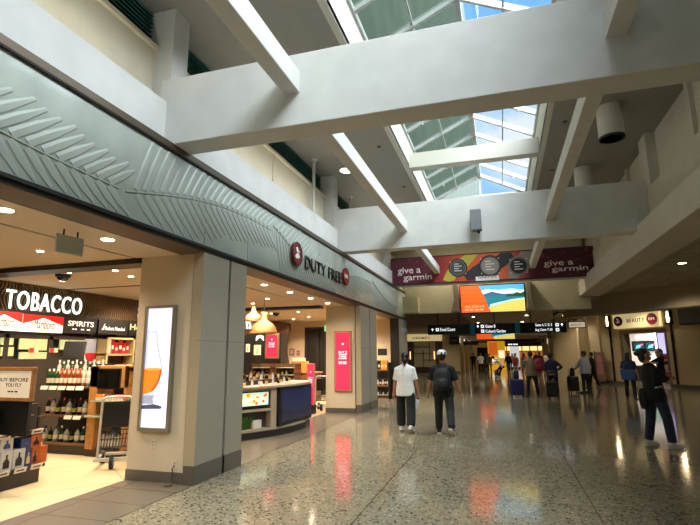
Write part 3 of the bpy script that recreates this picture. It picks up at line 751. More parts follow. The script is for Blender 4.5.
# gift bay
TT = wallT((TX+.06, -.1, 0), (0,1,0))
t = thing('gift_shelf', 'cream framed wall bay of small red and white gift boxes', 'shelf', TT)
Y0, z1 = tx(98.5, 337.5); Y1, z0 = tx(124.5, 366)
b = MB(mat('bay_cream', (200,178,128), .5)); b.box(Y0, Y0+.05, z0, z1, 0, .3); b.box(Y1-.05, Y1, z0, z1, 0, .3); b.box(Y0, Y1, z1-.04, z1, 0, .3); b.box(Y0, Y1, (z0+z1)/2-.08, (z0+z1)/2-.04, 0, .3); b.box(Y0, Y1, z0, z0+.04, 0, .3); b.build('frame', t)
b = MB(mat('bay_back', (60,26,22), .6)); b.box(Y0, Y1, z0, z1, 0, .02); b.build('back_panel', t)
zs = (z0+z1)/2-.04
for i, (c, wd, hh) in enumerate((((226,214,200),.24,.34), ((150,22,28),.15,.36), ((176,30,34),.15,.27), ((140,20,26),.2,.36), ((196,40,40),.16,.25), ((150,24,30),.14,.33))):
    yy = Y0+.12+i*(Y1-Y0-.28)/5.2
    b = MB(mat('gift%d' % i, c, .5)); b.box(yy-wd*.4, yy+wd*.4, zs, zs+hh, .1, .24); b.use(mat('gift_label', (236,222,206), .5)).box(yy-wd*.2, yy+wd*.2, zs+hh*.3, zs+hh*.55, .24, .243)
    tag(b.build('gift_box', T=TT, bevel=.004), ('white printed gift box at the left end of the cream wall bay', 'dark red gift box second in the cream wall bay', 'short red gift box third in the cream wall bay', 'wide dark red gift box fourth in the cream wall bay', 'low bright red gift box fifth in the cream wall bay', 'dark red gift box at the right end of the cream wall bay')[i], 'box', 'gift boxes in the wall bay')
# ---- bottles
def bottle_mesh(nm, body, cap, label, h=.3, r=.038, neck=.013, sh=.62):
    b = MB(body); b.lathe([(.001,0), (r,.0), (r,h*sh), (r*.8,h*(sh+.07)), (neck,h*(sh+.16)), (neck,h*.86)], 10)
    b.use(cap).lathe([(neck*1.25,h*.86), (neck*1.25,h), (.001,h)], 8)
    b.use(label).lathe([(r*1.02,h*.16), (r*1.02,h*.45)], 10)
    o = b.build(nm); me = o.data; bpy.data.objects.remove(o); return me
lab_w = mat('label_white', (226,214,190), .6); lab_g = mat('label_green', (150,160,70), .6)
gr = mat('glass_green', (30,66,34), .12); cl = mat('glass_clear', (196,196,182), .1, alpha=.75); am = mat('glass_amber', (120,52,18), .12); dk = mat('glass_dark', (24,18,16), .12)
cr_ = mat('cap_red', (190,26,22), .4); ck = mat('cap_black', (22,20,20), .4); cs = mat('cap_silver', (200,196,186), .3, metal=.6); cg = mat('cap_gold', (196,150,60), .3, metal=.6)
BT_ = {'green': bottle_mesh('bottle', gr, cs, lab_w), 'amber': bottle_mesh('bottle', am, cr_, lab_w, .31), 'clear': bottle_mesh('bottle', cl, cs, lab_w, .33), 'dark': bottle_mesh('bottle', dk, cr_, lab_w, .3, .036), 'black': bottle_mesh('bottle', dk, ck, lab_g, .27, .045), 'clear2': bottle_mesh('bottle', cl, ck, lab_w, .28, .05, .02)}
def place(nm, me, loc, lab, cat, grp, rz=0, sc=1):
    o = bpy.data.objects.new(nm, me); COL.objects.link(o); o.location = loc; o.rotation_euler = (0,0,rz); o.scale = (sc,sc,sc)
    return tag(o, lab, cat, grp)
# ---- gondola of bottles facing the entrance (front plane Y = 7)
gx = lambda x, y, Y=7.0: at(x, y, Y=Y)
GX0, GX1 = gx(34, 440).x, gx(88.5, 400, 6.95).x-.01
s1, s2, s3 = gx(60, 386).z, gx(60, 415).z, gx(60, 443).z
t = thing('bottle_gondola', 'dark gondola shelf of bottles behind the black gift box stand', 'shelf', floorT((0,7.0,0)))
gd = mat('gondola_dark', (46,36,28), .5)
b = MB(gd); b.box(GX0, GX1, .02, .5, 0, s3-.03); b.build('base', t)
b = MB(gd); b.box(GX0, GX1, .46, .5, 0, s1+.38); b.build('back_panel', t)
for z in (s1, s2, s3):
    b = MB(mat('shelf_wood', (96,70,44), .5)); b.box(GX0, GX1, 0, .46, z-.035, z); b.build('shelf', t)
    for k in range(6):
        if z == s1 or (z == s2 and k > 2) or (z == s3 and k == 0):
            xx = GX0+.12+k*.2
            if xx > GX1-.1: continue
            b = MB(mat('tag_white', ())); b.T = Matrix.Translation((xx, -.012, z-.03)) @ Matrix.Rotation(R_(-20), 4, 'X'); b.box(-.08, .08, -.004, .004, -.035, .03); b.build('price_label', t)
b = MB(gd); b.box(GX0, GX1, .22, .46, s1, s1+.13); b.build('step', t)
b = MB(mat('oak', (176,124,66), .5, noise=.2, nscale=12)); 
kinds = [('amber','amber bottle with a red cap on the top gondola shelf'), ('green','green bottle with a silver cap on the top gondola shelf'), ('clear','tall clear bottle on the top gondola shelf')]
for row, (yo, zz) in enumerate(((.1, s1), (.3, s1+.13))):
    for k in range(11):
        kd = kinds[(2 if k > 7 else 0 if k > 2 else 1) if row == 0 else (2, 1)[k % 2]]
        place('bottle', BT_[kd[0]], (GX0+.08+k*(GX1-GX0-.16)/10, 7+yo, zz), kd[1]+(', front row' if row == 0 else ', back row'), 'bottle', kd[0]+(' front' if row == 0 else ' back')+' bottles on the top gondola shelf', k, .98)
for k in range(9):
    kd = ('dark','black','clear2')[(k*2) % 3]
    place('bottle', BT_[kd], (GX0+.1+k*(GX1-GX0-.2)/8, 7.13, s2), {'dark':'dark bottle with a red cap','black':'squat black bottle with a green label','clear2':'squat clear bottle with a black cap'}[kd]+' on the middle gondola shelf', 'bottle', kd+' bottles on the middle gondola shelf', k, .95)
for k in range(9):
    kd = ('clear2','black','clear2','green')[k % 4]
    place('bottle', BT_[kd], (GX0+.1+k*(GX1-GX0-.2)/8, 7.13, s3), {'green':'green bottle with a silver cap','black':'squat black bottle with a green label','clear2':'squat clear bottle with a black cap'}[kd]+' on the bottom gondola shelf', 'bottle', kd+' bottles on the bottom gondola shelf', k, .9)
# monitor and till on the gondola
for px, py, lab, rz in ((73,366,'black till monitor seen from behind above the bottle gondola',25),):
    q = gx(px, py, 7.75); t = thing('till_monitor', lab, 'monitor', floorT((q.x, 7.75, 0), rz))
    b = MB(black); b.box(-.06, .06, -.06, .06, 0, 1.55); b.build('stand', t)
    b = MB(black); b.T = Matrix.Translation((0,0,1.78)) @ Matrix.Rotation(R_(-14), 4, 'X'); b.box(-.2, .2, -.03, .03, -.18, .18); b.build('screen', t, .01)
# oak end unit with a screen
EX0, EX1 = gx(88.5, 400, 6.95).x, gx(125, 400, 6.95).x; ez = gx(100, 366, 6.95).z
t = thing('oak_display', 'oak end display with a small dark screen and tester ledge', 'display', floorT((0,6.95,0)))
b = MB(mat('oak', ())); b.box(EX0, EX0+.17, 0, .45, .12, ez); b.box(EX0, EX1, 0, .06, ez-.36, ez); b.box(EX0+.17, EX1, .06, .45, ez-.1, ez-.02); b.box(EX1-.04, EX1, 0, .45, .12, ez); b.build('body', t, .004)
b = MB(gd); b.box(EX0, EX1, .02, .45, 0, .12); b.box(EX0+.17, EX1-.04, .4, .45, .12, ez-.36); b.build('plinth', t)
p0, p1 = gx(97, 389, 6.94), gx(121.5, 368.5, 6.94)
b = MB(black); b.box(p0.x, p1.x, -.02, 0, p0.z, p1.z); b.use(mat('dim_screen', (16,15,12), .15, noise=.9, nscale=9)).box(p0.x+.02, p1.x-.02, -.024, -.02, p0.z+.02, p1.z-.02); b.build('screen', t)
lz = gx(105, 400.5, 6.9).z; lz2 = gx(105, 416, 6.9).z
b = MB(mat('glass_shelf', (190,196,176), .2)); b.box(EX0+.15, EX1, -.1, .4, lz-.02, lz); b.build('ledge', t)
b = MB(mat('glass_shelf', ())); b.box(EX0+.0, EX1, -.06, .4, lz2-.03, lz2); b.build('ledge', t)
for k in range(9):
    c, l = ((240,150,40),'small orange capped miniature on the oak display ledge') if k < 3 else ((120,40,66),'small plum capped miniature on the oak display ledge') if k < 7 else ((200,36,44),'small red miniature at the right end of the oak display ledge')
    b = MB(lab_w); b.box(-.025, .025, -.02, .02, 0, .05); b.use(mat('mini%d' % (0 if k < 3 else 1 if k < 7 else 2), c, .4)).lathe([(.022,.05), (.024,.09), (.02,.1), (.001,.1)], 10)
    o = b.build('miniature'); o.location = (EX0+.22+k*(EX1-EX0-.28)/8, 6.92, lz); tag(o, l, 'bottle', l.split()[1]+' miniatures on the oak display')
for k in range(4): place('bottle', BT_['clear'], (EX0+.25+k*.1, 7.1, lz2), 'tall clear bottle on the lower ledge of the oak display', 'bottle', 'clear bottles on the oak display', k, .75)
for k in range(4): place('bottle', BT_['clear2'], (EX0+.25+k*.1, 7.1, .12), 'clear bottle at the foot of the oak display', 'bottle', 'clear bottles at the foot of the oak display', k, 1)
# ---- black gift box stand in the foreground (front plane X = -6.1)
SX = -6.1
sx_ = lambda x, y, X=SX: at(x, y, X=X)
zu = sx_(26, 432).z; zl_ = sx_(26, 465).z; Ye = 5.52; Yb = 2.6
t = thing('gift_stand', 'dark stepped display stand of boxed spirits at the tobacco entrance', 'display', floorT((0,0,0)))
sd = mat('stand_dark', (38,32,26), .5)
b = MB(sd); b.box(-7.1, SX-.02, Yb, Ye-.06, 0, zl_-.06); b.build('base', t)
b = MB(sd); b.box(-7.2, SX, Yb, Ye, zl_-.07, zl_-.03); b.build('shelf', t)
b = MB(sd); b.box(-7.2, SX-.05, Yb, Ye, zu-.05, zu); b.build('shelf', t)
b = MB(sd); b.box(-7.2, -6.75, Yb, Ye-.1, zl_, zu-.04); b.build('core', t)
for z, dx, n in ((zu-.005, -.05, 8), (zl_-.03, 0, 8)):
    for k in range(n):
        b = MB(mat('tag_white', ())); b.T = Matrix.Translation((SX+dx+.006, Ye-.13-k*.235, z-.015)) @ Matrix.Rotation(R_(18), 4, 'Y'); b.box(-.004, .004, -.085, .085, -.035, .03)
        b.use(mat('tag_ink', (90,60,56), .6)).box(.004, .005, -.06, .05, -.012, .008); b.build('price_label', t)
bx = mat('box_black', (24,24,26), .35); bg2 = mat('box_green', (32,42,38), .35); br2 = mat('box_brown', (40,28,24), .4)
def giftbox(y0, y1, z0, h, m, lab, x=SX-.1, dx=.14, pr=None):
    b = MB(m); b.box(x-dx, x, y0, y1, z0, z0+h); b.use(mat('box_foil', (150,140,120), .4)).box(x, x+.002, (y0+y1)/2-.04, (y0+y1)/2+.04, z0+h*.55, z0+h*.58)
    if pr:
        b.use(pr); cy = (y0+y1)/2; w = (y1-y0)
        b.T = Matrix(((0,0,1,x), (1,0,0,cy), (0,1,0,z0), (0,0,0,1)))
        b.prism([(-w*.28, .03), (w*.28, .03), (w*.28, h*.45), (w*.08, h*.6), (w*.08, h*.82), (-w*.08, h*.82), (-w*.08, h*.6), (-w*.28, h*.45)], 0, .003); b.T = None
    return tag(b.build('gift_box', bevel=.004), lab, 'box', 'boxed spirits on the dark stand')
ys = [sx_(x, 420, SX-.1).y for x in (-16, -1, 5, 22.5, 31, 45)]
giftbox(ys[0], ys[1]-.01, zu, .36, bx, 'tall black gift box at the left end of the upper stand shelf')
giftbox(ys[2], ys[3]-.01, zu, .27, bg2, 'dark green gift box in front on the upper stand shelf')
giftbox(ys[2]+.02, ys[3]+.06, zu, .36, br2, 'tall brown black gift box behind the green one', SX-.28)
giftbox(ys[3]+.06, ys[4]+.13, zu, .34, bx, 'tall black gift box at the corner of the upper stand shelf', SX-.14, .16)
giftbox(ys[4]+.16, ys[5]-.02, zu, .29, bx, 'black gift box at the right end of the upper stand shelf', SX-.16, .15)
wb = mat('box_white', (222,220,214), .5); bb = mat('box_blue', (30,58,120), .4); bo = mat('box_orange', (190,92,30), .5); ink = mat('box_ink', (24,22,24), .5); lo = mat('box_pale', (226,200,160), .5)
def yl(x): return sx_(x, 455, SX-.06).y
L0 = zl_-.03
giftbox(yl(1.5), yl(12.5), L0, .24, wb, 'white box with a black bottle drawing, left on the lower stand shelf', SX-.06, .13, ink)
giftbox(yl(13.5), yl(25), L0, .24, wb, 'white box with a black bottle drawing next to the blue box', SX-.06, .13, ink)
giftbox(yl(25.5), yl(31.5), L0, .21, bb, 'small blue box with a white bottle drawing on the lower shelf', SX-.06, .13, lo)
giftbox(yl(32), yl(38), L0, .22, bo, 'orange box with a dark label beside the blue box', SX-.06, .13, ink)
giftbox(yl(38.5), yl(47), L0, .22, bo, 'plain orange box at the right end of the lower stand shelf', SX-.06, .13)
giftbox(yl(1), yl(13), L0+.24, .16, wb, 'white box with blue pattern lying on the white bottle box', SX-.08, .13, bb)
giftbox(yl(21), yl(31), L0+.21, .15, bb, 'dark blue box stacked on the small blue box', SX-.08, .13)
giftbox(yl(31), yl(41), L0+.22, .16, bo, 'orange box stacked on top of the orange boxes', SX-.08, .13, ink)
t = thing('table_sign', 'oak framed white notice lettered BUY BEFORE YOU FLY on the stand', 'sign', wallT((0,4.9,0), (1,0,0)))
p0, p1 = at(-6, 397, Y=4.9), at(34, 371, Y=4.9)
b = MB(mat('oak', ())); b.box(p0.x-.05, p1.x+.06, p0.z-.04, p0.z, 0, .05); b.box(p0.x-.05, p1.x+.06, p1.z, p1.z+.05, 0, .05); b.box(p1.x+.02, p1.x+.06, p0.z, p1.z, 0, .05); b.box(p0.x-.05, p0.x-.02, p0.z, p1.z, 0, .05); b.build('frame', t, .004)
b = MB(mat('notice_white', (238,226,204), emit=.25)); b.box(p0.x-.02, p1.x+.02, p0.z, p1.z, 0, .02); b.build('notice', t)
b = MB(black); b.box(p0.x, p1.x, zu, p0.z-.03, -.03, .02); b.build('stand', t)
w = p1.x-p0.x; h = p1.z-p0.z
for s, a, c, e, f in (('BUY BEFORE', .1, .92, .6, .74), ('YOU FLY', .32, .75, .4, .54), ('duty free', .4, .68, .2, .25)): (text('lettering', s, mat('notice_ink', (70,52,40), .6), t, p0.x+w*a, p0.x+w*c, p0.z+h*e, p0.z+h*f, .021, .002, .006) if s != 'duty free' else textline(mat('notice_ink', ()), t, p0.x+w*a, p0.x+w*c, p0.z+h*e, p0.z+h*f, .021, 3))
# ---- luggage trolleys
def trolley(loc, rz, lab, H=1.02):
    t = thing('luggage_trolley', lab, 'trolley', floorT(loc, rz), 'luggage trolleys')
    st = mat('trolley_steel', (200,196,188), .35, metal=.35)
    pts = [(-.27,-.1,.14), (-.27,.02,.7), (-.27,.05,H-.1)]
    pts += [(-.27+.08*(1-cos(a)), .05, H-.1+.1*sin(a)) for a in (.5, 1, pi/2)] + [(.27-.08*(1-cos(a)), .05, H-.1+.1*sin(a)) for a in (pi/2, 1, .5)] + [(.27,.05,H-.1), (.27,.02,.7), (.27,-.1,.14)]
    pts = [(x*.78,y*.5,z) for x,y,z in pts]; b = MB(st); b.tube(pts, .019, 8); b.build('handle_frame', t)
    b = MB(mat('trolley_panel', (14,14,15), .35)); b.box(-.19, .19, .01, .03, .58, H-.07); b.build('panel', t, .01)
    b = MB(black)
    for k in range(9): b.tube([(-.17+k*.042, .0, .56), (-.17+k*.042, -.08, .3), (-.17+k*.042, .12, .28), (-.17+k*.042, .3, .45)], .007, 5)
    for z, y in ((.55, 0), (.42,-.05), (.3,-.06), (.28,.12), (.44,.3)): b.cyl((-.19,y,z), (.19,y,z), .009, n=6)
    b.build('wire_basket', t)
    b = MB(st); b.box(-.25, .25, -.12, -.06, .11, .16); b.box(-.24, -.2, -.1, .46, .11, .15); b.box(.2, .24, -.1, .46, .11, .15); b.box(-.2, .2, .4, .46, .11, .15); b.build('base_frame', t, .006)
    for x, y in ((0,-.1), (-.2,.4), (.2,.4)):
        b = MB(mat('rubber', (16,16,16), .7)); b.cyl((x-.025,y,.1), (x+.025,y,.1), .1, n=20); b.use(st).cyl((x-.028,y,.1), (x+.028,y,.1), .04, n=12); b.build('wheel', t)
q = at(107, 469, Z=0); trolley((q.x, q.y+.1, 0), 34, 'empty luggage trolley standing left of the near pillar', 1.04)
q = at(321, 411, Z=0); trolley((q.x, q.y+.1, 0), 8, 'empty luggage trolley standing left of the second pillar', 1.02)
# ---- perfume island counter
PL = [(-5.12,8.9), (-4.9,9.25), (-4.66,9.75), (-4.52,10.3), (-4.48,10.9), (-4.58,11.45), (-4.8,11.8)]
back = [(-6.4,11.8), (-6.4,8.9)]
def grow(poly, d): 
    c = Vector((-5.6,10.35)); return [tuple(Vector(p)+(Vector(p)-c).normalized()*d) for p in poly]
zc = .98
t = thing('perfume_counter', 'curved perfume island counter with blue side screen in the open shop front', 'counter', floorT((0,0,0)))
b = MB(mat('counter_plinth', (40,36,32), .4)); b.prism(grow(PL, .03)+back, 0, .13); b.build('plinth', t)
cbm = mat('counter_body', (74,66,58), .45); cpl = mat('counter_pale', (176,156,132), .4)
b = MB(cbm); b.prism(grow(PL, -.22)+back, .13, zc); b.use(cpl)
b.build('body', t)
b = MB(cpl); b.prism(grow(PL, .04)+back, zc, zc+.05); b.build('counter_top', t, .008)
b = MB(cpl); b.prism(grow(PL, -.01)+back, .13, .17); b.build('bottom_rail', t)
def facing(pa, pb):
    a = Vector((*pa, 0)); c = Vector((*pb, 0)); return wallT(a, c-a), (c-a).length
Tp, Ln = facing((-4.62,9.84), (-4.5,11.38))
b = MB(black); b.T = Tp; b.box(0, Ln, .18, zc, -.12, .02); b.build('screen_frame', t, .01)
b = MB(mat('blue_screen', (38,44,76), .2, emit=.22, noise=0)); b.T = Tp; b.box(.07, Ln-.07, .25, zc-.06, .02, .024); b.use(mat('blue_screen_dim', (30,34,58), .2, emit=.2)).prism([(.07,.25), (Ln-.07,.25), (Ln-.07,.5), (Ln*.5,.42), (.07,.55)], .024, .026); b.build('side_screen', t)
Tb, Lb = facing((-5.12,8.95), (-4.68,9.78))
b = MB(cpl); b.T = Tb; b.box(0, .04, .13, zc, -.3, 0); b.box(Lb-.12, Lb+.02, .13, zc, -.3, .01); b.box(0, Lb, .52, .57, -.3, .01); b.box(0, Lb, zc-.05, zc, -.3, .01); b.build('shelf_bay', t)
b = MB(black); b.T = Tb; b.box(.05, Lb-.14, .6, .93, -.1, -.03); b.use(mat('pict_mint', (196,222,196), emit=.8)).box(.09, Lb-.17, .64, .9, -.03, -.027)
rr = random.Random(5)
for k in range(16):
    b.use([mat('pict_orange', (240,150,40), emit=.8), mat('pict_red', (220,70,40), emit=.8), mat('pict_yellow', (244,214,90), emit=.8), mat('pict_cream', (250,240,200), emit=.8)][k % 4])
    b.disc(.14+rr.random()*(Lb-.36), .68+rr.random()*.18, .025+.02*rr.random(), -.027, -.025+.0005*k, 12)
b.build('picture_screen', t)
lf = mat('leaf_green', (66,110,36), .5); 
b = MB(mat('pot_white', (220,212,196), .4)); b.T = Tb; b.box(.42, .62, .18, .34, -.2, -.04); tag(b.build('planter'), 'small white box in the counter bay beside the green plant', 'box')
b = MB(lf); b.T = Tb
for k in range(40):
    x = .08+rr.random()*.36; z = .18; h = .12+.18*rr.random(); d = (rr.random()-.5)*.12
    b.add([(x-.012,z,-.14), (x+.012,z,-.14), (x+d+.018,z+h*.6,-.09), (x+d*1.6,z+h,-.05), (x+d-.014,z+h*.6,-.1)], [(0,1,2,3,4)])
tag(b.build('potted_plant'), 'bushy green leaves filling the lower bay of the perfume counter', 'plant')
# testers and bottles on the counter
def perf(nm, body, cap, w=.05, h=.1):
    b = MB(body); b.box(-w/2, w/2, -w*.3, w*.3, 0, h*.68); b.use(cap).cyl((0,0,h*.68), (0,0,h), w*.22, n=8); o = b.build(nm); me = o.data; bpy.data.objects.remove(o); return me
pf = [(perf('perfume_bottle', mat('perf_a', (198,168,110), .1), ck), 'amber perfume bottle with a black cap on the counter'), (perf('perfume_bottle', mat('perf_b', (200,196,196), .1), cs, .045, .13), 'tall clear perfume bottle with a silver cap on the counter'), (perf('perfume_bottle', dk, cg, .055, .11), 'black perfume bottle with a gold cap on the counter')]
zc2 = zc+.05
for row in range(4):
    for k in range(10):
        y = 9.25+k*.25; x = -4.95-row*.3-.25*abs((y-10.4)/1.5)
        if x < -6.1: continue
        q = (row*3+k) % 3
        place('perfume_bottle', pf[q][0], (x, y, zc2 + (0.09 if row % 2 else 0)), pf[q][1], 'bottle', pf[q][1].split()[0]+' perfume bottles on the counter', rr.random()*.6-.3, 1.1)
for row in (1, 3):
    b = MB(mat('riser_black', (26,22,20), .3)); x = -4.95-row*.3; b.box(x-.28, x+.07, 9.35, 11.3, zc2, zc2+.09); tag(b.build('display_riser', bevel=.005), 'black display riser on the perfume counter, '+('front' if row == 1 else 'back')+' one', 'riser')
for k, (x, y) in enumerate(((-4.86,9.45), (-4.62,10.0), (-4.56,10.75))):
    b = MB(mat('tag_white', ())); b.T = floorT((x, y, zc2), 70) @ Matrix.Rotation(R_(-20), 4, 'X'); b.box(-.06, .06, -.003, .003, 0, .1 if k == 0 else .05); tag(b.build('price_card'), ('white upright price card on the left end of the counter', 'small white price card at the middle of the counter edge', 'small white price card toward the right of the counter edge')[k], 'card')
# glass cases beyond the counter and the dark brand wall
t = thing('brand_wall', 'black brand display wall with lit product niches behind the perfume counter', 'display', wallT((0,13.9,0),(1,0,0)))
A, B_ = at(236,378,Y=13.9), at(281,334,Y=13.9)
b = MB(mat('brand_black', (24,20,18), .5)); b.box(A.x, B_.x, 0, B_.z, -.5, 0); b.build('body', t)
nl = mat('niche_glow', (246,214,150), emit=1.1)
for x0, y0, x1, y1 in ((246,352,250,344), (254,355,261,345)):
    a, c = at(x0,y0,Y=13.9), at(x1,y1,Y=13.9); b = MB(nl); b.box(a.x, c.x, a.z, c.z, 0, .01); b.use(mat('niche_bottle', (150,190,170), .2, emit=.4)).box((a.x*.65+c.x*.35), (a.x*.3+c.x*.7), a.z+.02, a.z+(c.z-a.z)*.75, .01, .05); b.build('niche', t)
a, c = at(256,341,Y=13.9), at(264,335,Y=13.9); b = MB(lw); b.prism([(a.x,a.z), (a.x+.02,c.z-.03), ((a.x+c.x)/2,c.z), (c.x-.02,c.z-.03), (c.x,a.z), ((a.x+c.x)/2,c.z-.06)], 0, .02); b.build('emblem', t)
t = thing('brand_sign', 'white letters half hidden by the near pillar above the brand wall', 'sign', wallT((0,12.2,0),(1,0,0)))
a, c = at(245.3,327.5,Y=12.2), at(251.5,320,Y=12.2); text('lettering', 'YS', lw, t, a.x, c.x, a.z-.05, c.z, 0, .03, .015)
# display cases
cw = mat('case_wood', (120,84,50), .5)
for i, (x, y, lab) in enumerate(((-6.6,13.0,'glass topped wooden tester case left of the poster stand, nearer the counter'), (-5.9,13.1,'glass topped wooden tester case nearest the slim red poster'))):
    t = thing('tester_case', lab, 'display case', floorT((x,y,0)))
    b = MB(cw); b.box(-.3, .3, -.25, .25, 0, .95); b.build('body', t, .006)
    for z in (1.1, 1.3):
        b = MB(mat('glass_shelf', ())); b.box(-.3, .3, -.2, .25, z, z+.02); b.build('shelf', t)
    b = MB(cw); b.box(-.3, -.27, -.2, .25, .95, 1.42); b.box(.27, .3, -.2, .25, .95, 1.42); b.box(-.3, .3, .22, .25, .95, 1.42); b.build('frame', t)
    for k in range(10):
        q = pf[k % 3]; place('perfume_bottle', q[0], (x-.24+(k % 5)*.12, y-.1, (.95, 1.12)[k//5]), q[1].replace('on the counter', 'in the '+('left' if i == 0 else 'right')+' wooden tester case'), 'bottle', 'testers in a wooden case', 0, 1)
# woven pendant lamps
wv = mat('woven_rattan', (158,114,68), .7, noise=.3, nscale=60)
for px, yb, y, lab, sc in ((263.5,333,11.6,'large woven dome pendant lamp hanging in front of the brand wall',1.0), (253.5,322,12.4,'woven pendant lamp hanging behind the larger woven dome',.8)):
    q = at(px, yb, Y=y); H = 3.1
    t = thing('pendant_lamp', lab, 'lamp', floorT((q.x, y, q.z)))
    b = MB(wv); s = sc*1.18; pr = [(.3,0), (.295,.03), (.26,.13), (.2,.2), (.13,.25), (.075,.29), (.062,.36), (.075,.43), (.07,.46), (.02,.47)]
    b.lathe([(r*s,z*s) for r, z in pr], 24)
    b.build('shade', t)
    b = MB(mat('rattan_dark', (120,84,50), .7))
    for k in range(24):
        b.tube([(r*s*1.01*cos(2*pi*k/24), r*s*1.01*sin(2*pi*k/24), z*s) for r, z in pr[:-1]], .004, 4)
    b.build('ribs', t)
    b = MB(black); b.cyl((0,0,.46*s), (0,0,H-q.z), .008, n=6); b.build('cord', t)
    b = MB(mat('bulb_glow', (255,224,170), emit=2)); b.ball((0,0,.12*s), .05); b.build('bulb', t)
# back of the perfume shop
BY = 19.9
f = lambda x, y: at(x, y, Y=BY)
b = MB(mat('curved_brown', (74,46,30), .55))
pts = [(274,321), (288,323), (288.5,330), (286,338), (284,346), (285,356), (287,366), (287,384), (262,384), (262,322)]
b.T = wallT((0,BY-1.2,0),(1,0,0)); b.prism([(at(x,y,Y=BY-1.2).x, max(0, at(x,y,Y=BY-1.2).z)) for x, y in pts], -.3, 0); tag(b.build('wave_panel'), 'dark brown wall panel with a wavy right edge behind the perfume shop', 'panel')
t = thing('back_door', 'dark open doorway at the back of the perfume shop', 'doorway', wallT((0,BY,0),(1,0,0)))
a, c = f(305,396), f(329,327)
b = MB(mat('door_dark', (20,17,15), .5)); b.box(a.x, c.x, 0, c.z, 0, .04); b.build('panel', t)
b = MB(mat('door_frame', (40,32,26), .5)); b.box(a.x, a.x+.1, 0, c.z, 0, .1); b.box(a.x, c.x, c.z-.08, c.z, 0, .1); b.box(a.x+.55, a.x+.65, 0, c.z, .04, .12); b.build('frame', t)
a, c = f(326.5,331.5), f(331,326); t = thing('exit_sign', 'small green lit exit sign over the back doorway', 'sign', wallT((0,BY-.2,0),(1,0,0)))
b = MB(mat('exit_green', (150,226,170), emit=1.2)); b.box(a.x, c.x, a.z, c.z, 0, .06); b.build('panel', t)
b = MB(mat('exit_mark', (20,110,60), emit=.4)); b.box(a.x+.06, c.x-.06, a.z+.06, c.z-.06, .06, .064); b.build('pictogram', t)
for x0, y0, x1, y1, lab in ((289.5,355.5,294.5,348.5,'small square red notice on the cream back wall'), (297,355.5,299.8,350.5,'narrow red fire alarm notice on the cream back wall')):
    a, c = f(x0,y0), f(x1,y1); b = MB(mat('notice_red', (160,70,56), .6)); b.T = wallT((0,BY,0),(1,0,0)); b.box(a.x, c.x, a.z, c.z, 0, .03); b.use(mat('notice_pale', (206,180,150), .6)).box(a.x+.04, c.x-.04, a.z+.05, c.z-.05, .03, .034); tag(b.build('wall_notice'), lab, 'notice')
# till desk seen past the trolley
a = f(322,398); t = thing('cash_desk', 'wooden cash desk with boxes seen behind the luggage trolley', 'desk', floorT((a.x+.25,17.2,0)))
b = MB(cw); b.box(-.5, .6, -.3, .3, 0, 1.0); b.build('body', t, .01)
b = MB(mat('oak', ())); b.box(-.55, .65, -.35, .35, 1.0, 1.05); b.build('counter_top', t)
b = MB(mat('carton', (190,140,70), .7)); b.T = floorT((a.x+.2,17.2,1.05)); b.box(-.35, .2, -.2, .2, 0, .38); tag(b.build('carton', bevel=.006), 'tan carton standing on the wooden cash desk', 'box')
b = MB(mat('paper_white', (236,222,196), .6)); b.T = floorT((a.x+.1,17.2,1.43), 10); b.box(-.25, .2, -.15, .15, 0, .12); tag(b.build('carton', bevel=.006), 'pale box lying on top of the tan carton', 'box')
# ---- third opening: side shelf
t = thing('wine_shelf', 'dark shelf of yellow and black boxes beside the end pillar', 'shelf', wallT((0,18.6,0),(1,0,0)))
g = lambda x, y: at(x, y, Y=18.6)
a, c = g(375,401), g(388.5,357)
b = MB(black); b.box(a.x-.3, c.x, 0, .12, -.45, 0); b.box(c.x-.04, c.x, 0, 1.35, -.45, 0); b.box(a.x-.3, c.x, 0, 1.35, -.45, -.42); b.build('frame', t)
b = MB(mat('menu_black', (20,18,18), .5)); p, q = g(375.5,355.5), g(384.5,348.5); b.box(p.x, q.x, p.z, q.z, -.44, -.38); b.build('header_card', t)
shz = [g(380,y).z for y in (369.5,385,397.5)]
for z in shz:
    b = MB(cw); b.box(a.x-.3, c.x-.02, z-.05, z, -.42, .02); b.build('shelf', t)
for k in range(4):
    y = mat('box_yellow', (226,150,20), .5)
    b = MB(y if k > 1 else bx); b.T = wallT((a.x-.02+k*.13, 18.6, shz[0]),(1,0,0)); b.box(0, .11, 0, .34, -.3, -.08); b.use(lab_w).box(.02, .09, .08, .18, -.08, -.077); tag(b.build('boxed_bottle', bevel=.004), ('leftmost black bottle box on the top shelf by the end pillar', 'second black bottle box on the top shelf by the end pillar', 'yellow bottle box beside the black ones on the top shelf', 'rightmost yellow bottle box on the top shelf by the end pillar')[k], 'box', 'bottle boxes on the third shop shelf')
for r, z in enumerate(shz[1:]):
    for k in range(6): place('bottle', BT_['clear2' if k % 2 else 'dark'], (a.x+.0+k*.1, 18.72, z), ('clear squat bottle' if k % 2 else 'dark bottle')+' on the '+('middle' if r == 0 else 'lowest')+' shelf by the end pillar', 'bottle', ('clear' if k % 2 else 'dark')+' bottles on the '+('middle' if r == 0 else 'lowest')+' shelf by the end pillar', k, .85)
SHOPLAMPS = [(x, y, 65) for x, y in STRIP[:3]+STRIP2[::2]] + [(x, y, 190) for x, y in IN1[::1]] + [(x, y, 210) for x, y in IN2] + [(-4.7, 16.6, 50), (-4.7, 18.4, 50), (-7, 1, 60)]
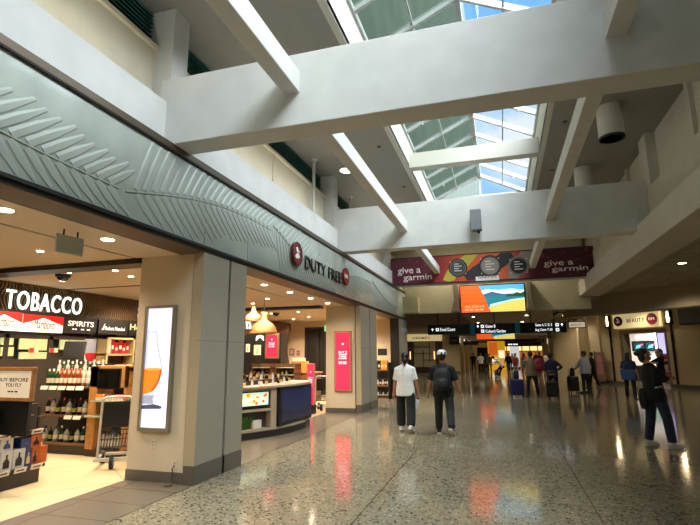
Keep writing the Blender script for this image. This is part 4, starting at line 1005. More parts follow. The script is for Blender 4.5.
# ================================================================ signs over the concourse
T = wallT((0, 19.2, 0), (1,0,0))
def pixX(x, y, Y): q = at(x, y, Y=Y); return q.x, q.z
t = thing('banner', 'wide maroon and orange watch banner hung across the concourse', 'banner', T)
def ban_mat():
    m = bpy.data.materials.new('banner_print'); m.use_nodes = True; nt = m.node_tree; b = nt.nodes['Principled BSDF']
    tc = nt.nodes.new('ShaderNodeTexCoord'); sp = nt.nodes.new('ShaderNodeSeparateXYZ'); nt.links.new(tc.outputs['Object'], sp.inputs[0])
    mr = nt.nodes.new('ShaderNodeMapRange'); mr.inputs['From Min'].default_value = -4.13; mr.inputs['From Max'].default_value = 3.5; nt.links.new(sp.outputs['X'], mr.inputs['Value'])
    r = ramp_node(nt, [(0, rgb(80,20,42)), (.2, rgb(92,22,44)), (.27, rgb(150,40,40)), (.4, rgb(214,84,44)), (.56, rgb(228,112,56)), (.66, rgb(180,58,44)), (.7, rgb(88,24,46)), (1, rgb(68,18,42))])
    nt.links.new(mr.outputs[0], r.inputs['Fac']); nt.links.new(r.outputs['Color'], b.inputs['Base Color']); b.inputs['Roughness'].default_value = .6
    return m
bz0, bz1 = 4.42, 5.5
b = MB(ban_mat()); b.box(-4.13, 3.48, bz0, bz1, 0, .03)
b.use(mat('banner_speck', (220,120,110), .6)); rr = random.Random(9)
for k in range(46):
    x = rr.choice((rr.uniform(-4, -2.2), rr.uniform(1.6, 3.4))); z = rr.uniform(bz0+.05, bz1-.05); b.disc(x, z, .012+.012*rr.random(), .031, .033, 6)
b.build('print', t)
b = MB(mat('banner_hem', (60,20,42), .6)); b.box(-4.13, 3.48, bz1-.02, bz1+.02, -.01, .04); b.box(-4.13, 3.48, bz0-.02, bz0+.02, -.01, .04); b.build('hem', t)
btx = mat('banner_text', (240,228,226), .6)
def serif(parent, x0, z0, w, h):
    text('lettering', 'give a', btx, parent, x0, x0+w*.68, z0+h*.44, z0+h, .031, .004, .014)
    text('lettering', 'garmin', btx, parent, x0+w*.17, x0+w, z0, z0+h*.5, .031, .004, .014)
a = pixX(398,282,19.2); c = pixX(431.5,265,19.2); serif(t, a[0], a[1]-.04, c[0]-a[0], c[1]-a[1])
a = pixX(544.5,272.5,19.2); c = pixX(587,257,19.2); serif(t, a[0], a[1]-.05, c[0]-a[0], c[1]-a[1])
a = pixX(476,282.5,19.2); c = pixX(499,277,19.2)
b = MB(mat('banner_white', (240,240,240), .6)); b.box(a[0], c[0], bz0+.0, a[1]+.22, .031, .06); b.build('label_panel', t)
text('lettering', 'GARMIN', mat('banner_ink', (40,40,48), .6), t, a[0]+.1, c[0]-.1, bz0+.09, bz0+.21, .061, .003, 0)
wk = mat('watch_black', (28,26,28), .5); wf = mat('watch_face', (64,76,70), .5); wgr = mat('watch_grey', (150,140,130), .5); wye = mat('watch_lime', (190,180,60), .5); wst = mat('watch_strap', (46,40,44), .5)
def watch(px, py, ang, strap, case, face, r, ls, lr):
    x, z = pixX(px, py, 19.2); b = MB(strap); A = R_(ang); d = Vector((cos(A), sin(A))); n = Vector((-d.y, d.x)); c = Vector((x, z))
    def cl(p): return (p.x, max(bz0+.03, min(bz1-.03, p.y)))
    w = r*.62
    for s, L, cv in ((1, ls, .12), (-1, lr, -.12)):
        pa = c+d*s*r*.8; pb = c+d*s*L*.6+n*cv*.4; pc = c+d*s*L+n*cv
        b.prism([cl(pa+n*w), cl(pb+n*w), cl(pc+n*w*.7), cl(pc-n*w*.7), cl(pb-n*w), cl(pa-n*w)], .031, .036)
    b.use(case).disc(x, z, r, .036, .046, 28); b.use(mat('watch_ring', (110,108,104), .35, metal=.4)).disc(x, z, r*.86, .046, .05, 28); b.use(face).disc(x, z, r*.76, .05, .053, 28)
    b.use(btx)
    for k in range(4): b.box(x-r*.4, x+r*(.1+.3*(k % 2)), z+r*(.38-.25*k), z+r*(.46-.25*k), .053, .055)
    for k in (40, 140, 220, 320): b.box(x+r*1.0*cos(R_(k))-.02, x+r*cos(R_(k))+.02, z+r*sin(R_(k))-.03, z+r*sin(R_(k))+.03, .036, .044)
    b.build('watch_picture', t)
watch(458, 268, 40, wye, wk, wf, .36, 1.0, .75); watch(490, 266, 20, wst, wk, wgr, .42, .95, 1.05); watch(518.5, 266, 50, wgr, mat('watch_steel', (130,124,120), .4), wk, .38, .8, .6)
# ---- aloha screens
def aloha(T, x0, x1, z0, z1, lab, txt=True):
    t = thing('video_screen', lab, 'screen', T); w = x1-x0; h = z1-z0
    b = MB(black); b.box(x0-.05, x1+.05, z0-.05, z1+.05, -.12, 0); b.build('frame', t)
    P = lambda u, v: (x0+w*u, z0+h*v)
    b = MB(mat('scr_sky', (70,150,200), emit=1)); b.box(x0, x1, z0, z1, 0, .01)
    b.use(mat('scr_cloud', (196,220,226), emit=1)).prism([P(.3,.66), P(1,.66), P(1,.78), P(.8,.84), P(.6,.8), P(.45,.86), P(.3,.8)], .01, .012)
    b.use(mat('scr_hill', (56,86,120), emit=.9)).prism([P(.3,.62), P(.42,.7), P(.5,.76), P(.62,.68), P(.75,.63), P(1,.62), P(1,.56), P(.3,.56)], .012, .014)
    b.use(mat('scr_sea', (22,110,130), emit=1)).prism([P(.3,.6), P(1,.58), P(1,.44), P(.7,.36), P(.5,.2), P(.3,.2)], .014, .016)
    b.use(mat('scr_foam', (170,210,200), emit=1)).prism([P(.46,.28), P(.62,.36), P(.8,.44), P(1,.49), P(1,.44), P(.78,.38), P(.6,.28), P(.46,.18)], .016, .018)
    b.use(mat('scr_sand', (220,190,92), emit=1)).prism([P(.4,0), P(1,0), P(1,.44), P(.8,.38), P(.6,.26), P(.42,.14)], .018, .02)
    b.use(mat('scr_palm', (30,70,44), emit=.7)).prism([P(.72,.58), P(.76,.66), P(.82,.63), P(.88,.7), P(.95,.66), P(1,.72), P(1,.55), P(.72,.55)], .02, .022)
    b.use(mat('scr_wood', (226,88,28), emit=.95, noise=.35, nscale=5)).prism([P(0,0), P(.47,0), P(.42,.25), P(.4,.45), P(.35,.7), P(.3,1), P(0,1)], .022, .024)
    b.use(mat('scr_seam', (150,50,14), emit=.8))
    for k in range(1, 6): b.box(x0, x0+w*(.46-.022*k), z0+h*k/6, z0+h*(k/6+.012), .024, .025)
    b.build('picture', t)
    if txt: text('lettering', 'ALOHA', mat('scr_text', (250,170,110), emit=1), t, x0+w*.06, x0+w*.38, z0+h*.16, z0+h*.27, .025, .003); textline(mat('scr_text', ()), t, x0+w*.06, x0+w*.38, z0+h*.07, z0+h*.12, .025)
    return t
aloha(wallT((0,21.15,0),(1,0,0)), -1.53, 1.03, 3.38, 4.5, 'lit beach picture screen lettered ALOHA under the wide banner')
b = MB(mat('olive_trim', (120,112,92), .7))
for s, x in ((-1,-1.62), (1,1.1)):
    b.prism([(x, 3.4), (x+.05*s, 4.6), (x+.22*s, 4.6), (x+.16*s, 3.95), (x+.3*s, 3.4)], 0, 1)
for i, v in enumerate(b.v): b.v[i] = Vector((v.x, 21.2-v.z*.5, v.y))
struct('trim_5', b)
aloha(wallT((0,45,0),(1,0,0)), -2.06, 1.16, 2.92, 3.85, 'smaller far beach picture screen beyond the direction signs', False)
# ---- direction signs
nav = mat('sign_navy', (14,30,46), .4); tealm = mat('sign_teal', (20,92,110), .4, emit=.15); wtx = mat('sign_text', (240,246,250), emit=1.1)
WY = 26.0
T = wallT((0,WY,0),(1,0,0))
segs = [(428,470,'dark blue direction sign pointing to the food court'), (475,515,'dark blue direction sign for gates and cultural garden, middle of three'), (520,566.5,'dark blue direction sign for gates and bag claim, nearest the right wall')]
zlo, zhi = 2.66, 3.17
for i, (xa, xb, lab) in enumerate(segs):
    X0 = pixX(xa, 329, WY)[0]; X1 = pixX(xb, 329, WY)[0]
    t = thing('direction_sign', lab, 'sign', T); w = X1-X0
    b = MB(nav); b.box(X0, X1, zlo, zhi, -.1, .1); b.build('panel', t, .008)
    if i < 2:
        X2 = pixX(segs[i+1][0], 329, WY)[0]; b = MB(tealm); b.box(X1, X2-.005, zlo, zhi, -.1, .09); b.build('teal_end', t)
    for q in ((.25, .75) if i != 1 else (.5,)):
        b = MB(mat('rod_grey', (70,76,78), .4, metal=.5)); b.cyl((X0+w*q, zhi, 0), (X0+w*q, 3.84, 0), .03, n=8); b.build('hanging_rod', t)
    def arrow(x, z, d, s=.07):
        b = MB(wtx); b.box(x-s*.25, x+s*.25, z-s, z+s*.4, .1, .104); b.prism([(x-s, z+s*.1), (x+s, z+s*.1), (x, z+s*1.1)], .1, .104); b.build('arrow', t)
    def icon(x, z, s=.075):
        b = MB(wtx); b.box(x-s, x+s, z-s, z+s, .1, .103); b.use(nav).disc(x, z, s*.5, .103, .105, 12); b.build('icon', t)
    zm = (zlo+zhi)/2
    if i == 0: arrow(X0+.25, zm, 1); icon(X0+.5, zm); text('lettering', 'Food Court', wtx, t, X0+.65, X0+1.42, zm-.08, zm+.09, .1, .004, .01)
    if i == 1:
        arrow(X0+.15, zm+.12, 1); icon(X0+.38, zm+.12); text('lettering', 'Gates B', wtx, t, X0+.52, X0+1.02, zm+.05, zm+.2, .1, .004, .01)
        icon(X0+.38, zm-.12); text('lettering', 'Cultural Garden', wtx, t, X0+.52, X0+1.5, zm-.2, zm-.05, .1, .004, .01)
    if i == 2:
        text('lettering', 'Gates A, C, D, E', wtx, t, X0+.72, X0+1.5, zm+.05, zm+.2, .1, .004, .01); icon(X1-.42, zm+.12); arrow(X1-.2, zm+.12, 1)
        text('lettering', 'Bag Claim T-30', wtx, t, X0+.72, X0+1.5, zm-.2, zm-.05, .1, .004, .01); icon(X1-.42, zm-.12)
for px0, px1, y0, y1, Y, lab in ((505,541,342,346.5,52,'far dark direction sign above the crowd'), (440,478,341,345.5,52,'far dark direction sign left of the beach screen')):
    a = pixX(px0, y1, Y); c = pixX(px1, y0, Y); t = thing('direction_sign', lab, 'sign', wallT((0,Y,0),(1,0,0)))
    b = MB(nav); b.box(a[0], c[0], a[1], c[1], -.1, .1); b.build('panel', t)
    b = MB(mat('rod_grey', ())); b.cyl((a[0]+.5,c[1],0), (a[0]+.5,3.3,0), .03, n=6); b.cyl((c[0]-.5,c[1],0), (c[0]-.5,3.3,0), .03, n=6); b.build('hanging_rod', t)
    textline(wtx, t, a[0]+.3, a[0]+1.3, a[1]+.14, c[1]-.14, .1)
# blade signs
gyt = mat('dim_print', (150,146,138), .6)
def blade(px0, px1, y0, y1, Y, lab, pale, s=None):
    a = pixX(px0, y1, Y); c = pixX(px1, y0, Y); t = thing('blade_sign', lab, 'sign', wallT((0,Y,0),(1,0,0))); h = c[1]-a[1]; w = c[0]-a[0]
    b = MB(mat('blade_frame', (42,34,28), .4)); b.box(a[0]-.04, c[0]+.04, a[1]-.04, c[1]+.04, -.08, .08); b.build('frame', t, .01)
    b = MB(mat('blade_pale', (226,212,180), emit=.5) if pale else mat('blade_dim', (66,60,56), .5)); b.box(a[0], c[0], a[1], c[1], .08, .085); b.build('panel', t)
    (text('lettering', s, mat('notice_ink', ()), t, a[0]+w*.15, c[0]-w*.15, a[1]+h*.32, a[1]+h*.66, .086, .003) if s else textline(gyt, t, a[0]+w*.15, c[0]-w*.15, a[1]+h*.42, a[1]+h*.58, .086))
    b = MB(mat('blade_frame', ())); zt = 3.84 if Y < 46 else 3.3
    b.tube([(a[0], c[1]+.04, 0), (a[0]+w*.1, c[1]+.2, 0), (a[0]+w*.5, c[1]+.14, 0), (a[0]+w*.9, c[1]+.2, 0), (c[0], c[1]+.04, 0)], .025, 6)
    b.cyl((a[0]+w*.5, c[1]+.04, 0), (a[0]+w*.5, zt, 0), .025, n=6); b.build('bracket', t)
blade(569,584.5,322,327.5,28.0,'hanging pale blade sign lettered BEAUTY right of the direction signs', True, 'BEAUTY')
blade(548,557,333,337.5,40,'small dark blade sign left of the BEAUTY blade sign', False)
blade(450,459,337,344,41,'small dark blade sign beside the left far pillar', False)
blade(538,544,339,342,47,'tiny dark blade sign farthest along the right shops', False)
# ---- duty free sign on the fascia
T = wallT((-3.965,0,0),(0,1,0)); fx = lambda x, y: (at(x, y, X=-3.93).y, at(x, y, X=-3.93).z)
t = thing('duty_free_sign', 'black DUTY FREE letters between two red roundels on the glass fascia', 'sign', T)
y0 = fx(305.5,262)[0]; y1 = fx(341.5,272)[0]
text('lettering', 'DUTY FREE', mat('sign_black', (16,15,16), .35), t, y0, y1, 3.5, 3.78, .018, .02, .004, 1.08)
mat('roundel_white', (236,230,224), emit=.1)
def roundel(x, y, r, kind, parent, z=.02):
    b = MB(mat('roundel_red', (150,26,34), .4) if kind else mat('roundel_maroon', (112,30,30), .4)); b.disc(x, y, r, z, z+.05, 28); b.use(mat('roundel_rim', (60,20,22), .4)).tube([(x+r*cos(a/14*pi), y+r*sin(a/14*pi), z+.05) for a in range(28)], r*.06, 6, True); b.build('roundel', parent)
    if kind: text('lettering', 'DFS', mat('roundel_white', (236,230,224), emit=.1), parent, x-r*.6, x+r*.6, y-r*.2, y+r*.25, z+.052, .006, .02)
    else:
        b = MB(mat('roundel_white', ())); b.prism([(x-r*.55,y-r*.3), (x-r*.1,y-r*.45), (x+r*.5,y-r*.25), (x+r*.3,y), (x+r*.1,y+.1*r), (x-r*.1,y+r*.05)], z+.05, z+.056); b.prism([(x-r*.1,y+r*.1), (x-r*.35,y+r*.5), (x-r*.05,y+r*.6), (x+r*.2,y+r*.3)], z+.05, z+.056); b.prism([(x+r*.1,y+.2*r), (x+r*.45,y+r*.15), (x+r*.35,y+r*.3)], z+.05, z+.056); b.build('emblem', parent)
a = fx(296,253); roundel(a[0], a[1]-.02, .24, 0, t); a = fx(345,276); roundel(a[0], a[1]-.02, .23, 1, t)
# ---- speaker, cylinders, pipes, high bay fittings
q = at(476, 221, Y=12.0); t = thing('speaker', 'small grey box speaker mounted on the face of the second beam', 'speaker', floorT((q.x, 12.17, q.z)))
b = MB(mat('speaker_grey', (120,126,128), .5)); b.box(-.13, .13, -.34, -.1, -.26, .26); b.build('case', t, .015)
b = MB(black); b.box(-.05, .05, -.1, 0, -.06, .06); b.cyl((.05,-.2,-.26), (.05,-.2,-.33), .03, n=10); b.build('bracket', t)
cyw = mat('cylinder_white', (206,202,192), .5)
for px, py, lab in ((608.5,107,'white cylinder ceiling light, the nearer of two on the right'), (583,168,'white cylinder ceiling light, the farther of two on the right')):
    q = at(px, py, Z=6.6); t = thing('cylinder_light', lab, 'ceiling light', floorT((q.x, q.y, 6.6)))
    b = MB(cyw); b.cyl((0,0,-.68), (0,0,-.01), .24, n=24); b.build('housing', t)
    b = MB(black); b.lathe([(.24,-.7), (.245,-.66), (.2,-.66), (.2,-.7)], 24); b.build('rim', t)
    b = MB(mat('cyl_lens', (90,110,130), .1)); b.disc(0, 0, .2, -.69, -.67, 24); b.build('lens', t)
for px, py, lab in ((347,168,'lit white spotlight hanging from the left bay ceiling behind the long joist'), (489,254,'lit spotlight under the ceiling above the right part of the banner'), (441,252,'lit spotlight under the ceiling above the left watch of the banner')):
    z = 6.6; y = at(px, py, Z=6.35).y; q = at(px, py, Z=6.35)
    t = thing('spot_light', lab, 'ceiling light', floorT((q.x, q.y, 6.6)))
    b = MB(cyw); b.cyl((0,0,-.1), (0,0,0), .06); b.lathe([(.05,-.1), (.16,-.22), (.19,-.32)], 18); b.build('housing', t)
    b = MB(mat('spot_glow', (255,246,230), emit=4)); b.disc(0, 0, .18, -.325, -.315, 18); b.build('lens', t)
for px, py, lab in ((314,158,'slim white vertical pipe in the left clerestory, nearer one'), (350,192,'slim white vertical pipe in the left clerestory, farther one')):
    q = at(px, py, X=-4.32); b = MB(mat('pipe_white', (190,192,188), .5)); b.cyl((-4.32,q.y,5.001), (-4.32,q.y,6.57), .04, n=10); b.lathe([(.09,6.57), (.1,6.598)], 12, (-4.32,q.y,0)); tag(b.build('pipe'), lab, 'pipe')
for px, py in ((379,147),(404,187),(449,46) if 0 else (362,92)):
    q = at(px, py, Z=6.59); b = MB(black); b.disc(q.x, q.y, .05, 6.585, 6.6, 12); tag(b.build('sprinkler'), 'small dark sprinkler dot in the grey ceiling left of the skylight', 'sprinkler', 'sprinklers left of the skylight')
for px, py in ((565,122),(552,170)):
    q = at(px, py, Z=6.59); b = MB(black); b.disc(q.x, q.y, .05, 6.585, 6.6, 12); tag(b.build('sprinkler'), 'small dark sprinkler dot in the grey ceiling right of the skylight', 'sprinkler', 'sprinklers right of the skylight')
# right hand low ceiling downlights
pr = None
for px, py in ((682,263),(622,294),(650,283),(671,273)):
    q = at(px, py, Z=4.3)
    if px in (682,622):
        T = floorT((q.x, q.y, 4.3)); lb = 'oval downlight glowing in the low tiled ceiling, '+('nearer one' if px == 682 else 'farther one')
        if pr is None: pr = downlight_proto(.12, lb, 'downlights in the low tiled ceiling'); pr.matrix_world = T
        else: dup(pr, T, lb)
    else:
        b = MB(black); b.disc(q.x, q.y, .06, 4.285, 4.3, 12); tag(b.build('ceiling_sensor'), 'small dark sensor in the low tiled ceiling, '+('nearer' if px == 671 else 'farther')+' one', 'sensor')
t = thing('spotlight_arm', 'small dark spotlight on an arm at the end of the right bulkhead', 'spotlight', floorT((3.25,26.85,3.42)))
b = MB(black); b.tube([(0,0,.25), (-.15,.1,.3), (-.4,.15,.28)], .02, 6); b.build('arm', t)
b = MB(black); b.cyl((-.38,.12,.32), (-.6,.22,.2), .06, .08); b.build('head', t)
# ---- BEAUTY shop front fittings
t = thing('beauty_sign', 'pale lit sign box lettered BEAUTY with two dark roundels over the right shop door', 'sign', BT)
b = MB(mat('beauty_sign_face', (238,216,160), emit=.42)); b.box(-3.06, -.4, 2.93, 3.68, 0, .22); b.build('box', t, .01)
text('lettering', 'BEAUTY', mat('notice_ink', ()), t, -2.2, -1.2, 3.22, 3.42, .221, .02, .005, 1.3)
roundel(-2.72, 3.32, .25, 0, t, .22); roundel(-.76, 3.32, .27, 1, t, .22)
for x, lab in ((0,'black wall strip with a glowing lantern top, right of the beauty door'), (-3.5,'black wall strip with a glowing lantern top, left of the beauty door')):
    t = thing('wall_lantern', lab, 'lamp', BT)
    b = MB(black); b.box(x-.05, x+.05, .16, 3.0, 0, .05); b.build('strip', t)
    b = MB(black); b.box(x-.14, x-.08, 3.0, 3.72, .02, .2); b.box(x+.08, x+.14, 3.0, 3.72, .02, .2); b.box(x-.14, x+.14, 3.0, 3.08, .02, .2); b.box(x-.14, x+.14, 3.66, 3.72, .02, .2); b.build('cage', t)
    b = MB(mat('lantern_glow', (255,230,180), emit=5)); b.box(x-.06, x+.06, 3.1, 3.64, .06, .14); b.build('tube', t)
t = thing('wall_box', 'grey blue box mounted high on the wall at the right photo edge', 'box', BT)
b = MB(mat('wallbox_grey', (120,124,136), .5)); b.box(.75, 2.2, 3.0, 3.75, .0, .5); b.build('case', t, .02)
b = MB(skirt); b.box(.75, 2.2, 2.9, 3.0, 0, .45); b.build('ledge', t)
t = thing('poster_stand', 'tall narrow poster board with a pink figure left of the beauty door', 'poster', BT)
b = MB(mat('poster_brown', (120,96,78), .6)); b.box(-4.5, -3.9, .1, 1.7, .2, .24); b.use(black).box(-4.53, -4.48, 0, 1.74, .18, .26); b.box(-4.45, -3.95, 0, .1, .12, .4); b.build('board', t)
b = MB(mat('poster_pink', (170,110,110), .6)); b.disc(-4.2, 1.3, .17, .24, .245, 18, .25); b.prism([(-4.42,.5),(-3.98,.5),(-4.06,1.05),(-4.34,1.05)], .24, .245); b.build('figure_print', t)
# inside the beauty shop
t = thing('beauty_display', 'white lit cosmetics display wall with two teal screens inside the beauty shop', 'display', BT)
b = MB(mat('beauty_white', (240,232,226), emit=.35)); b.box(-6.2, -2.9, 0, 3.2, -4.2, -4); b.build('body', t)
b = MB(black); b.box(-5.45, -3.65, 1.75, 2.35, -4, -3.9); b.build('screen_panel', t); b = MB(black); b.box(-5.6, -4.1, 0, .9, -4, -3.4); b.build('lower_cabinet', t)
for x in (-5.3, -4.5):
    b = MB(mat('teal_screen', (20,70,80), emit=.6)); b.box(x, x+.68, 1.83, 2.25, -3.9, -3.89); b.use(mat('teal_bright', (90,210,190), emit=.9)).prism([(x+.08,1.9),(x+.4,1.95),(x+.5,2.15),(x+.2,2.1)], -3.89, -3.885); b.use(mat('pink_bright', (220,90,150), emit=.8)).prism([(x+.35,2.0),(x+.6,2.1),(x+.62,2.2),(x+.45,2.15)], -3.885, -3.88); b.build('screen', t)
textline(mat('letter_white', (255,250,245), emit=1.6), t, -5.2, -3.8, 2.52, 2.7, -3.98, 6)
t = thing('lavender_screen', 'tall lavender lit screen at the right side inside the beauty shop', 'screen', BT)
b = MB(black); b.box(-2.5, -1.85, 0, 2.75, -2.3, -2.2); b.build('stand', t)
b = MB(mat('lavender_lit', (190,186,240), emit=1)); b.box(-2.43, -1.91, 1.6, 2.7, -2.2, -2.19); b.build('panel', t)
t = thing('cosmetics_shelf', 'red and white stocked cosmetics shelf just inside the beauty door', 'shelf', BT)
b = MB(mat('cosm_body', (200,180,176), .5, emit=.1)); b.box(-1.95, -1.25, 0, 1.55, -1.9, -1.5); b.build('body', t)
for k in range(5):
    b = MB(mat('cosm_shelf', (150,40,52), .5)); b.box(-1.95, -1.25, .2+k*.28, .23+k*.28, -1.52, -1.28); b.build('shelf', t)
for k in range(5):
    for j in range(4):
        b = MB(mat('cosm%d' % ((k+j) % 3), ((190,40,56),(236,220,214),(90,30,40))[(k+j) % 3], .4)); b.T = BT; x = -1.9+j*.17; b.box(x, x+.12, .23+k*.28, .39+k*.28, -1.48, -1.32)
        tag(b.build('cosmetics_box'), ('red','white','dark red')[(k+j) % 3]+' cosmetics box on the shelf inside the beauty door', 'box', ('red','white','dark red')[(k+j) % 3]+' cosmetics boxes by the beauty door')
t = thing('glow_column', 'white glowing column inside the beauty shop beside the teal screens', 'column', BT)
b = MB(mat('column_glow', (255,244,236), emit=1.3)); b.box(-3.3, -3.1, .3, 2.5, -3.3, -3.1); b.build('tube', t)
b = MB(black); b.box(-3.34, -3.06, 0, .3, -3.34, -3.06); b.build('base', t)
# ---- the scarf shop at the end of the side area
HT = wallT((0,45,0),(1,0,0))
t = thing('shop_sign', 'pale lit sign board lettered HERMÈS above the far left shop', 'sign', HT)
b = MB(mat('hermes_face', (232,208,150), emit=.5)); b.box(-8.35, -5.12, 2.83, 3.46, 0, .3); b.build('box', t, .01)
text('lettering', 'HERMÈS', mat('notice_ink', ()), t, -7.75, -6.2, 3.0, 3.27, .301, .02, .006, 1.15)
t = thing('display_window', 'far left shop window with olive panels in dark wood frames', 'window display', HT)
b = MB(mat('hermes_panel', (150,140,104), .6, emit=.05)); b.box(-8.3, -5.15, 0, 2.8, -1.2, -1.1); b.build('back_panel', t)
b = MB(mat('hermes_wood', (58,36,24), .5)); b.box(-8.4, -7.9, 0, 2.83, -1.1, .05); b.box(-5.75, -5.12, 0, 2.83, -1.1, .05); b.box(-8.3, -5.15, 0, .5, -1.1, 0); b.build('side_frame', t)
b = MB(mat('hermes_wood', ()))
for x0, x1, z0, z1 in ((-7.9,-5.75,1.7,1.76), (-7.05,-6.99,.5,2.0), (-6.45,-6.39,1.0,2.8), (-7.9,-6.4,2.3,2.36), (-7.0,-5.75,1.1,1.16)): b.box(x0, x1, z0, z1, -1.1, -1.0)
b.build('lattice', t)
for x in (-8.05, -5.85):
    b = MB(mat('hermes_glow', (255,190,110), emit=2)); b.box(x-.04, x+.04, 1.2, 1.9, .05, .08); b.build('side_lamp', t)
# ---- far shops: lit sign boards and end wall
for i, (y, s) in enumerate(((38,1), (44.5,1), (51,1), (59,1))):
    t = thing('shop_sign', ('nearest','second','third','farthest')[i]+' lit cream shop sign along the right row of far shops', 'sign', wallT((5.28,y,0),(0,-1,0)))
    b = MB(mat('far_sign', (244,222,176), emit=.9)); b.box(-3, 0, 2.75, 3.35, 0, .12); b.build('box', t)
    b = MB(mat('far_glass', (180,150,110), .3, emit=.25)); b.box(-3.2, .2, 0, 2.6, -.4, -.3); b.build('shop_window', t)
    b = MB(mat('far_goods', (120,40,44), .5)); b.box(-2.6, -1.6, .2, 1.7, -.28, -.1); b.box(-1.2, -.4, .2, 1.2, -.28, -.1); b.build('window_display', t)
for i, y in enumerate((46.5, 53, 61)):
    t = thing('shop_sign', ('nearest','second','farthest')[i]+' lit white shop sign along the left row of far shops', 'sign', wallT((-4.08,y,0),(0,1,0)))
    b = MB(mat('far_sign_white', (250,238,214), emit=1.1)); b.box(0, 4, 2.75, 3.25, 0, .15); b.build('box', t)
    b = MB(mat('far_glass', ())); b.box(.2, 3.8, 0, 2.6, -.5, -.4); b.build('shop_window', t)
t = thing('far_shop', 'brightly lit shelving shop closing the far end of the concourse', 'shop', wallT((0,78,0),(1,0,0)))
b = MB(mat('far_shop_wall', (150,110,60), .7, emit=.25)); b.box(-5, 9, 0, 3.3, -.4, 0); b.build('back_wall', t)
for k in range(7):
    b = MB(mat('far_shelf_glow', (255,206,130), emit=1.6)); b.box(-1.4+k*1.1, -.5+k*1.1, 2.1, 2.7, 0, .1); b.build('lit_shelf', t)
for k in range(7):
    b = MB(mat('far_shelf_warm', (200,130,70), emit=.5)); b.box(-1.4+k*1.1, -.5+k*1.1, .9, 1.9, 0, .1); b.build('lower_shelf', t)
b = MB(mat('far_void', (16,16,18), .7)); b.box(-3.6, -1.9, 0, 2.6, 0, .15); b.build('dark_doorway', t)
t = thing('kiosk', 'tall yellow and orange lit kiosk standing among the far crowd', 'kiosk', floorT((-.55,56,0)))
b = MB(mat('kiosk_yellow', (230,170,30), emit=.5)); b.box(-.9, .9, -.4, .4, 0, 3.0); b.build('body', t, .02)
b = MB(mat('kiosk_orange', (226,110,40), emit=.5)); b.box(-.8, .1, -.42, -.4, 1.5, 2.9); b.use(mat('kiosk_white', (250,240,210), emit=.8)).box(.2, .8, -.42, -.4, 1.2, 2.0); b.box(-.7, 0, -.42, -.4, .6, 1.2); b.build('panel', t)
t = thing('totem', 'white lit totem sign right of the yellow kiosk', 'totem', floorT((1.35,58,0)))
b = MB(mat('totem_white', (220,226,236), emit=.6)); b.box(-.5, .5, -.2, .2, .2, 2.6); b.build('panel', t, .02)
b = MB(black); b.box(-.5, .5, -.22, .22, 0, .2); b.build('base', t)
pr = None
for i, (x, y) in enumerate(((-1.5,30), (1.5,30), (-1.5,36), (1.5,36), (-1.5,42), (2.5,42), (3.6,31), (3.6,38))):
    T = floorT((x, y, 3.84)); lb = 'round downlight in the low concourse ceiling beyond the end wall'
    if pr is None: pr = downlight_proto(.1, lb, 'downlights of the low concourse'); pr.matrix_world = T
    else: dup(pr, T)
def phe(x, y, lab):
    q = at(x, y, Z=3.84)
sk1 = mat('skin_tan', (176,124,92), .55); sk2 = mat('skin_brown', (132,88,64), .55); sk3 = mat('skin_fair', (206,160,130), .55)
hk = mat('hair_black', (20,17,16), .5); hb = mat('hair_brown', (52,36,26), .5)
c_ = lambda n, r, g, b_: mat('cloth_'+n, (r,g,b_), .85, noise=.1, nscale=30, bump=.2, bscale=25)
wt = c_('white', 226,224,220); bk_ = c_('black', 14,14,16); ch = c_('charcoal', 30,32,36); nv = c_('navy', 34,48,84); ol = c_('taupe', 120,108,86); lb_ = c_('paleblue', 168,180,192); dn = c_('denim', 40,50,72); kh = c_('khaki', 178,164,138); mr = c_('maroon', 112,28,44); pk = c_('rose', 176,120,112); gy = c_('grey', 110,110,112)
shw = mat('shoe_white', (220,216,208), .6); shb = mat('shoe_black', (24,24,26), .5)
def fl(x, y): q = at(x, y, Z=0); return (q.x, q.y)
def obj_at(J, v): return J['T'] @ Vector(v)
def backpack(J, off, m, lab, sc=1, straps=True):
    t = thing('backpack', lab, 'backpack', J['T'] @ Matrix.Translation(off) @ Matrix.Scale(sc, 4))
    b = MB(m); b.lathe([(.02,-.235), (.13,-.225), (.155,-.18), (.16,0), (.15,.12), (.12,.2), (.06,.24), (.01,.245)], 20, (0,0,0), 1, .62); b.build('main_bag', t)
    b = MB(m); b.lathe([(.02,-.17), (.11,-.16), (.125,-.1), (.12,.0), (.09,.04), (.01,.05)], 16, (0,-.06,-.02), 1, .55); b.build('front_pocket', t)
    b = MB(mat('zip_grey', (120,124,126), .4)); b.disc(0, 0, .014, 0, .004, 12)
    for i, v in enumerate(b.v): b.v[i] = Vector((v.x, -.135-v.z, v.y-.02))
    b.build('logo_patch', t)
    b = MB(mat('strap_dark', (16,16,18), .6)); b.tube([(-.03,-.0,.235), (-.02,-.01,.28), (.02,-.01,.28), (.03,0,.235)], .009, 6); b.build('grab_handle', t)
    if straps:
        for s in (-1, 1):
            b = MB(mat('strap_dark', ())); b.tube([(s*.08,.06,.19), (s*.12,.12,.25), (s*.13,.24,.245), (s*.135,.325,.16), (s*.135,.335,.02), (s*.15,.28,-.1), (s*.16,.12,-.17), (s*.13,.05,-.19)], .017, 6); b.build('strap', t)
    return t
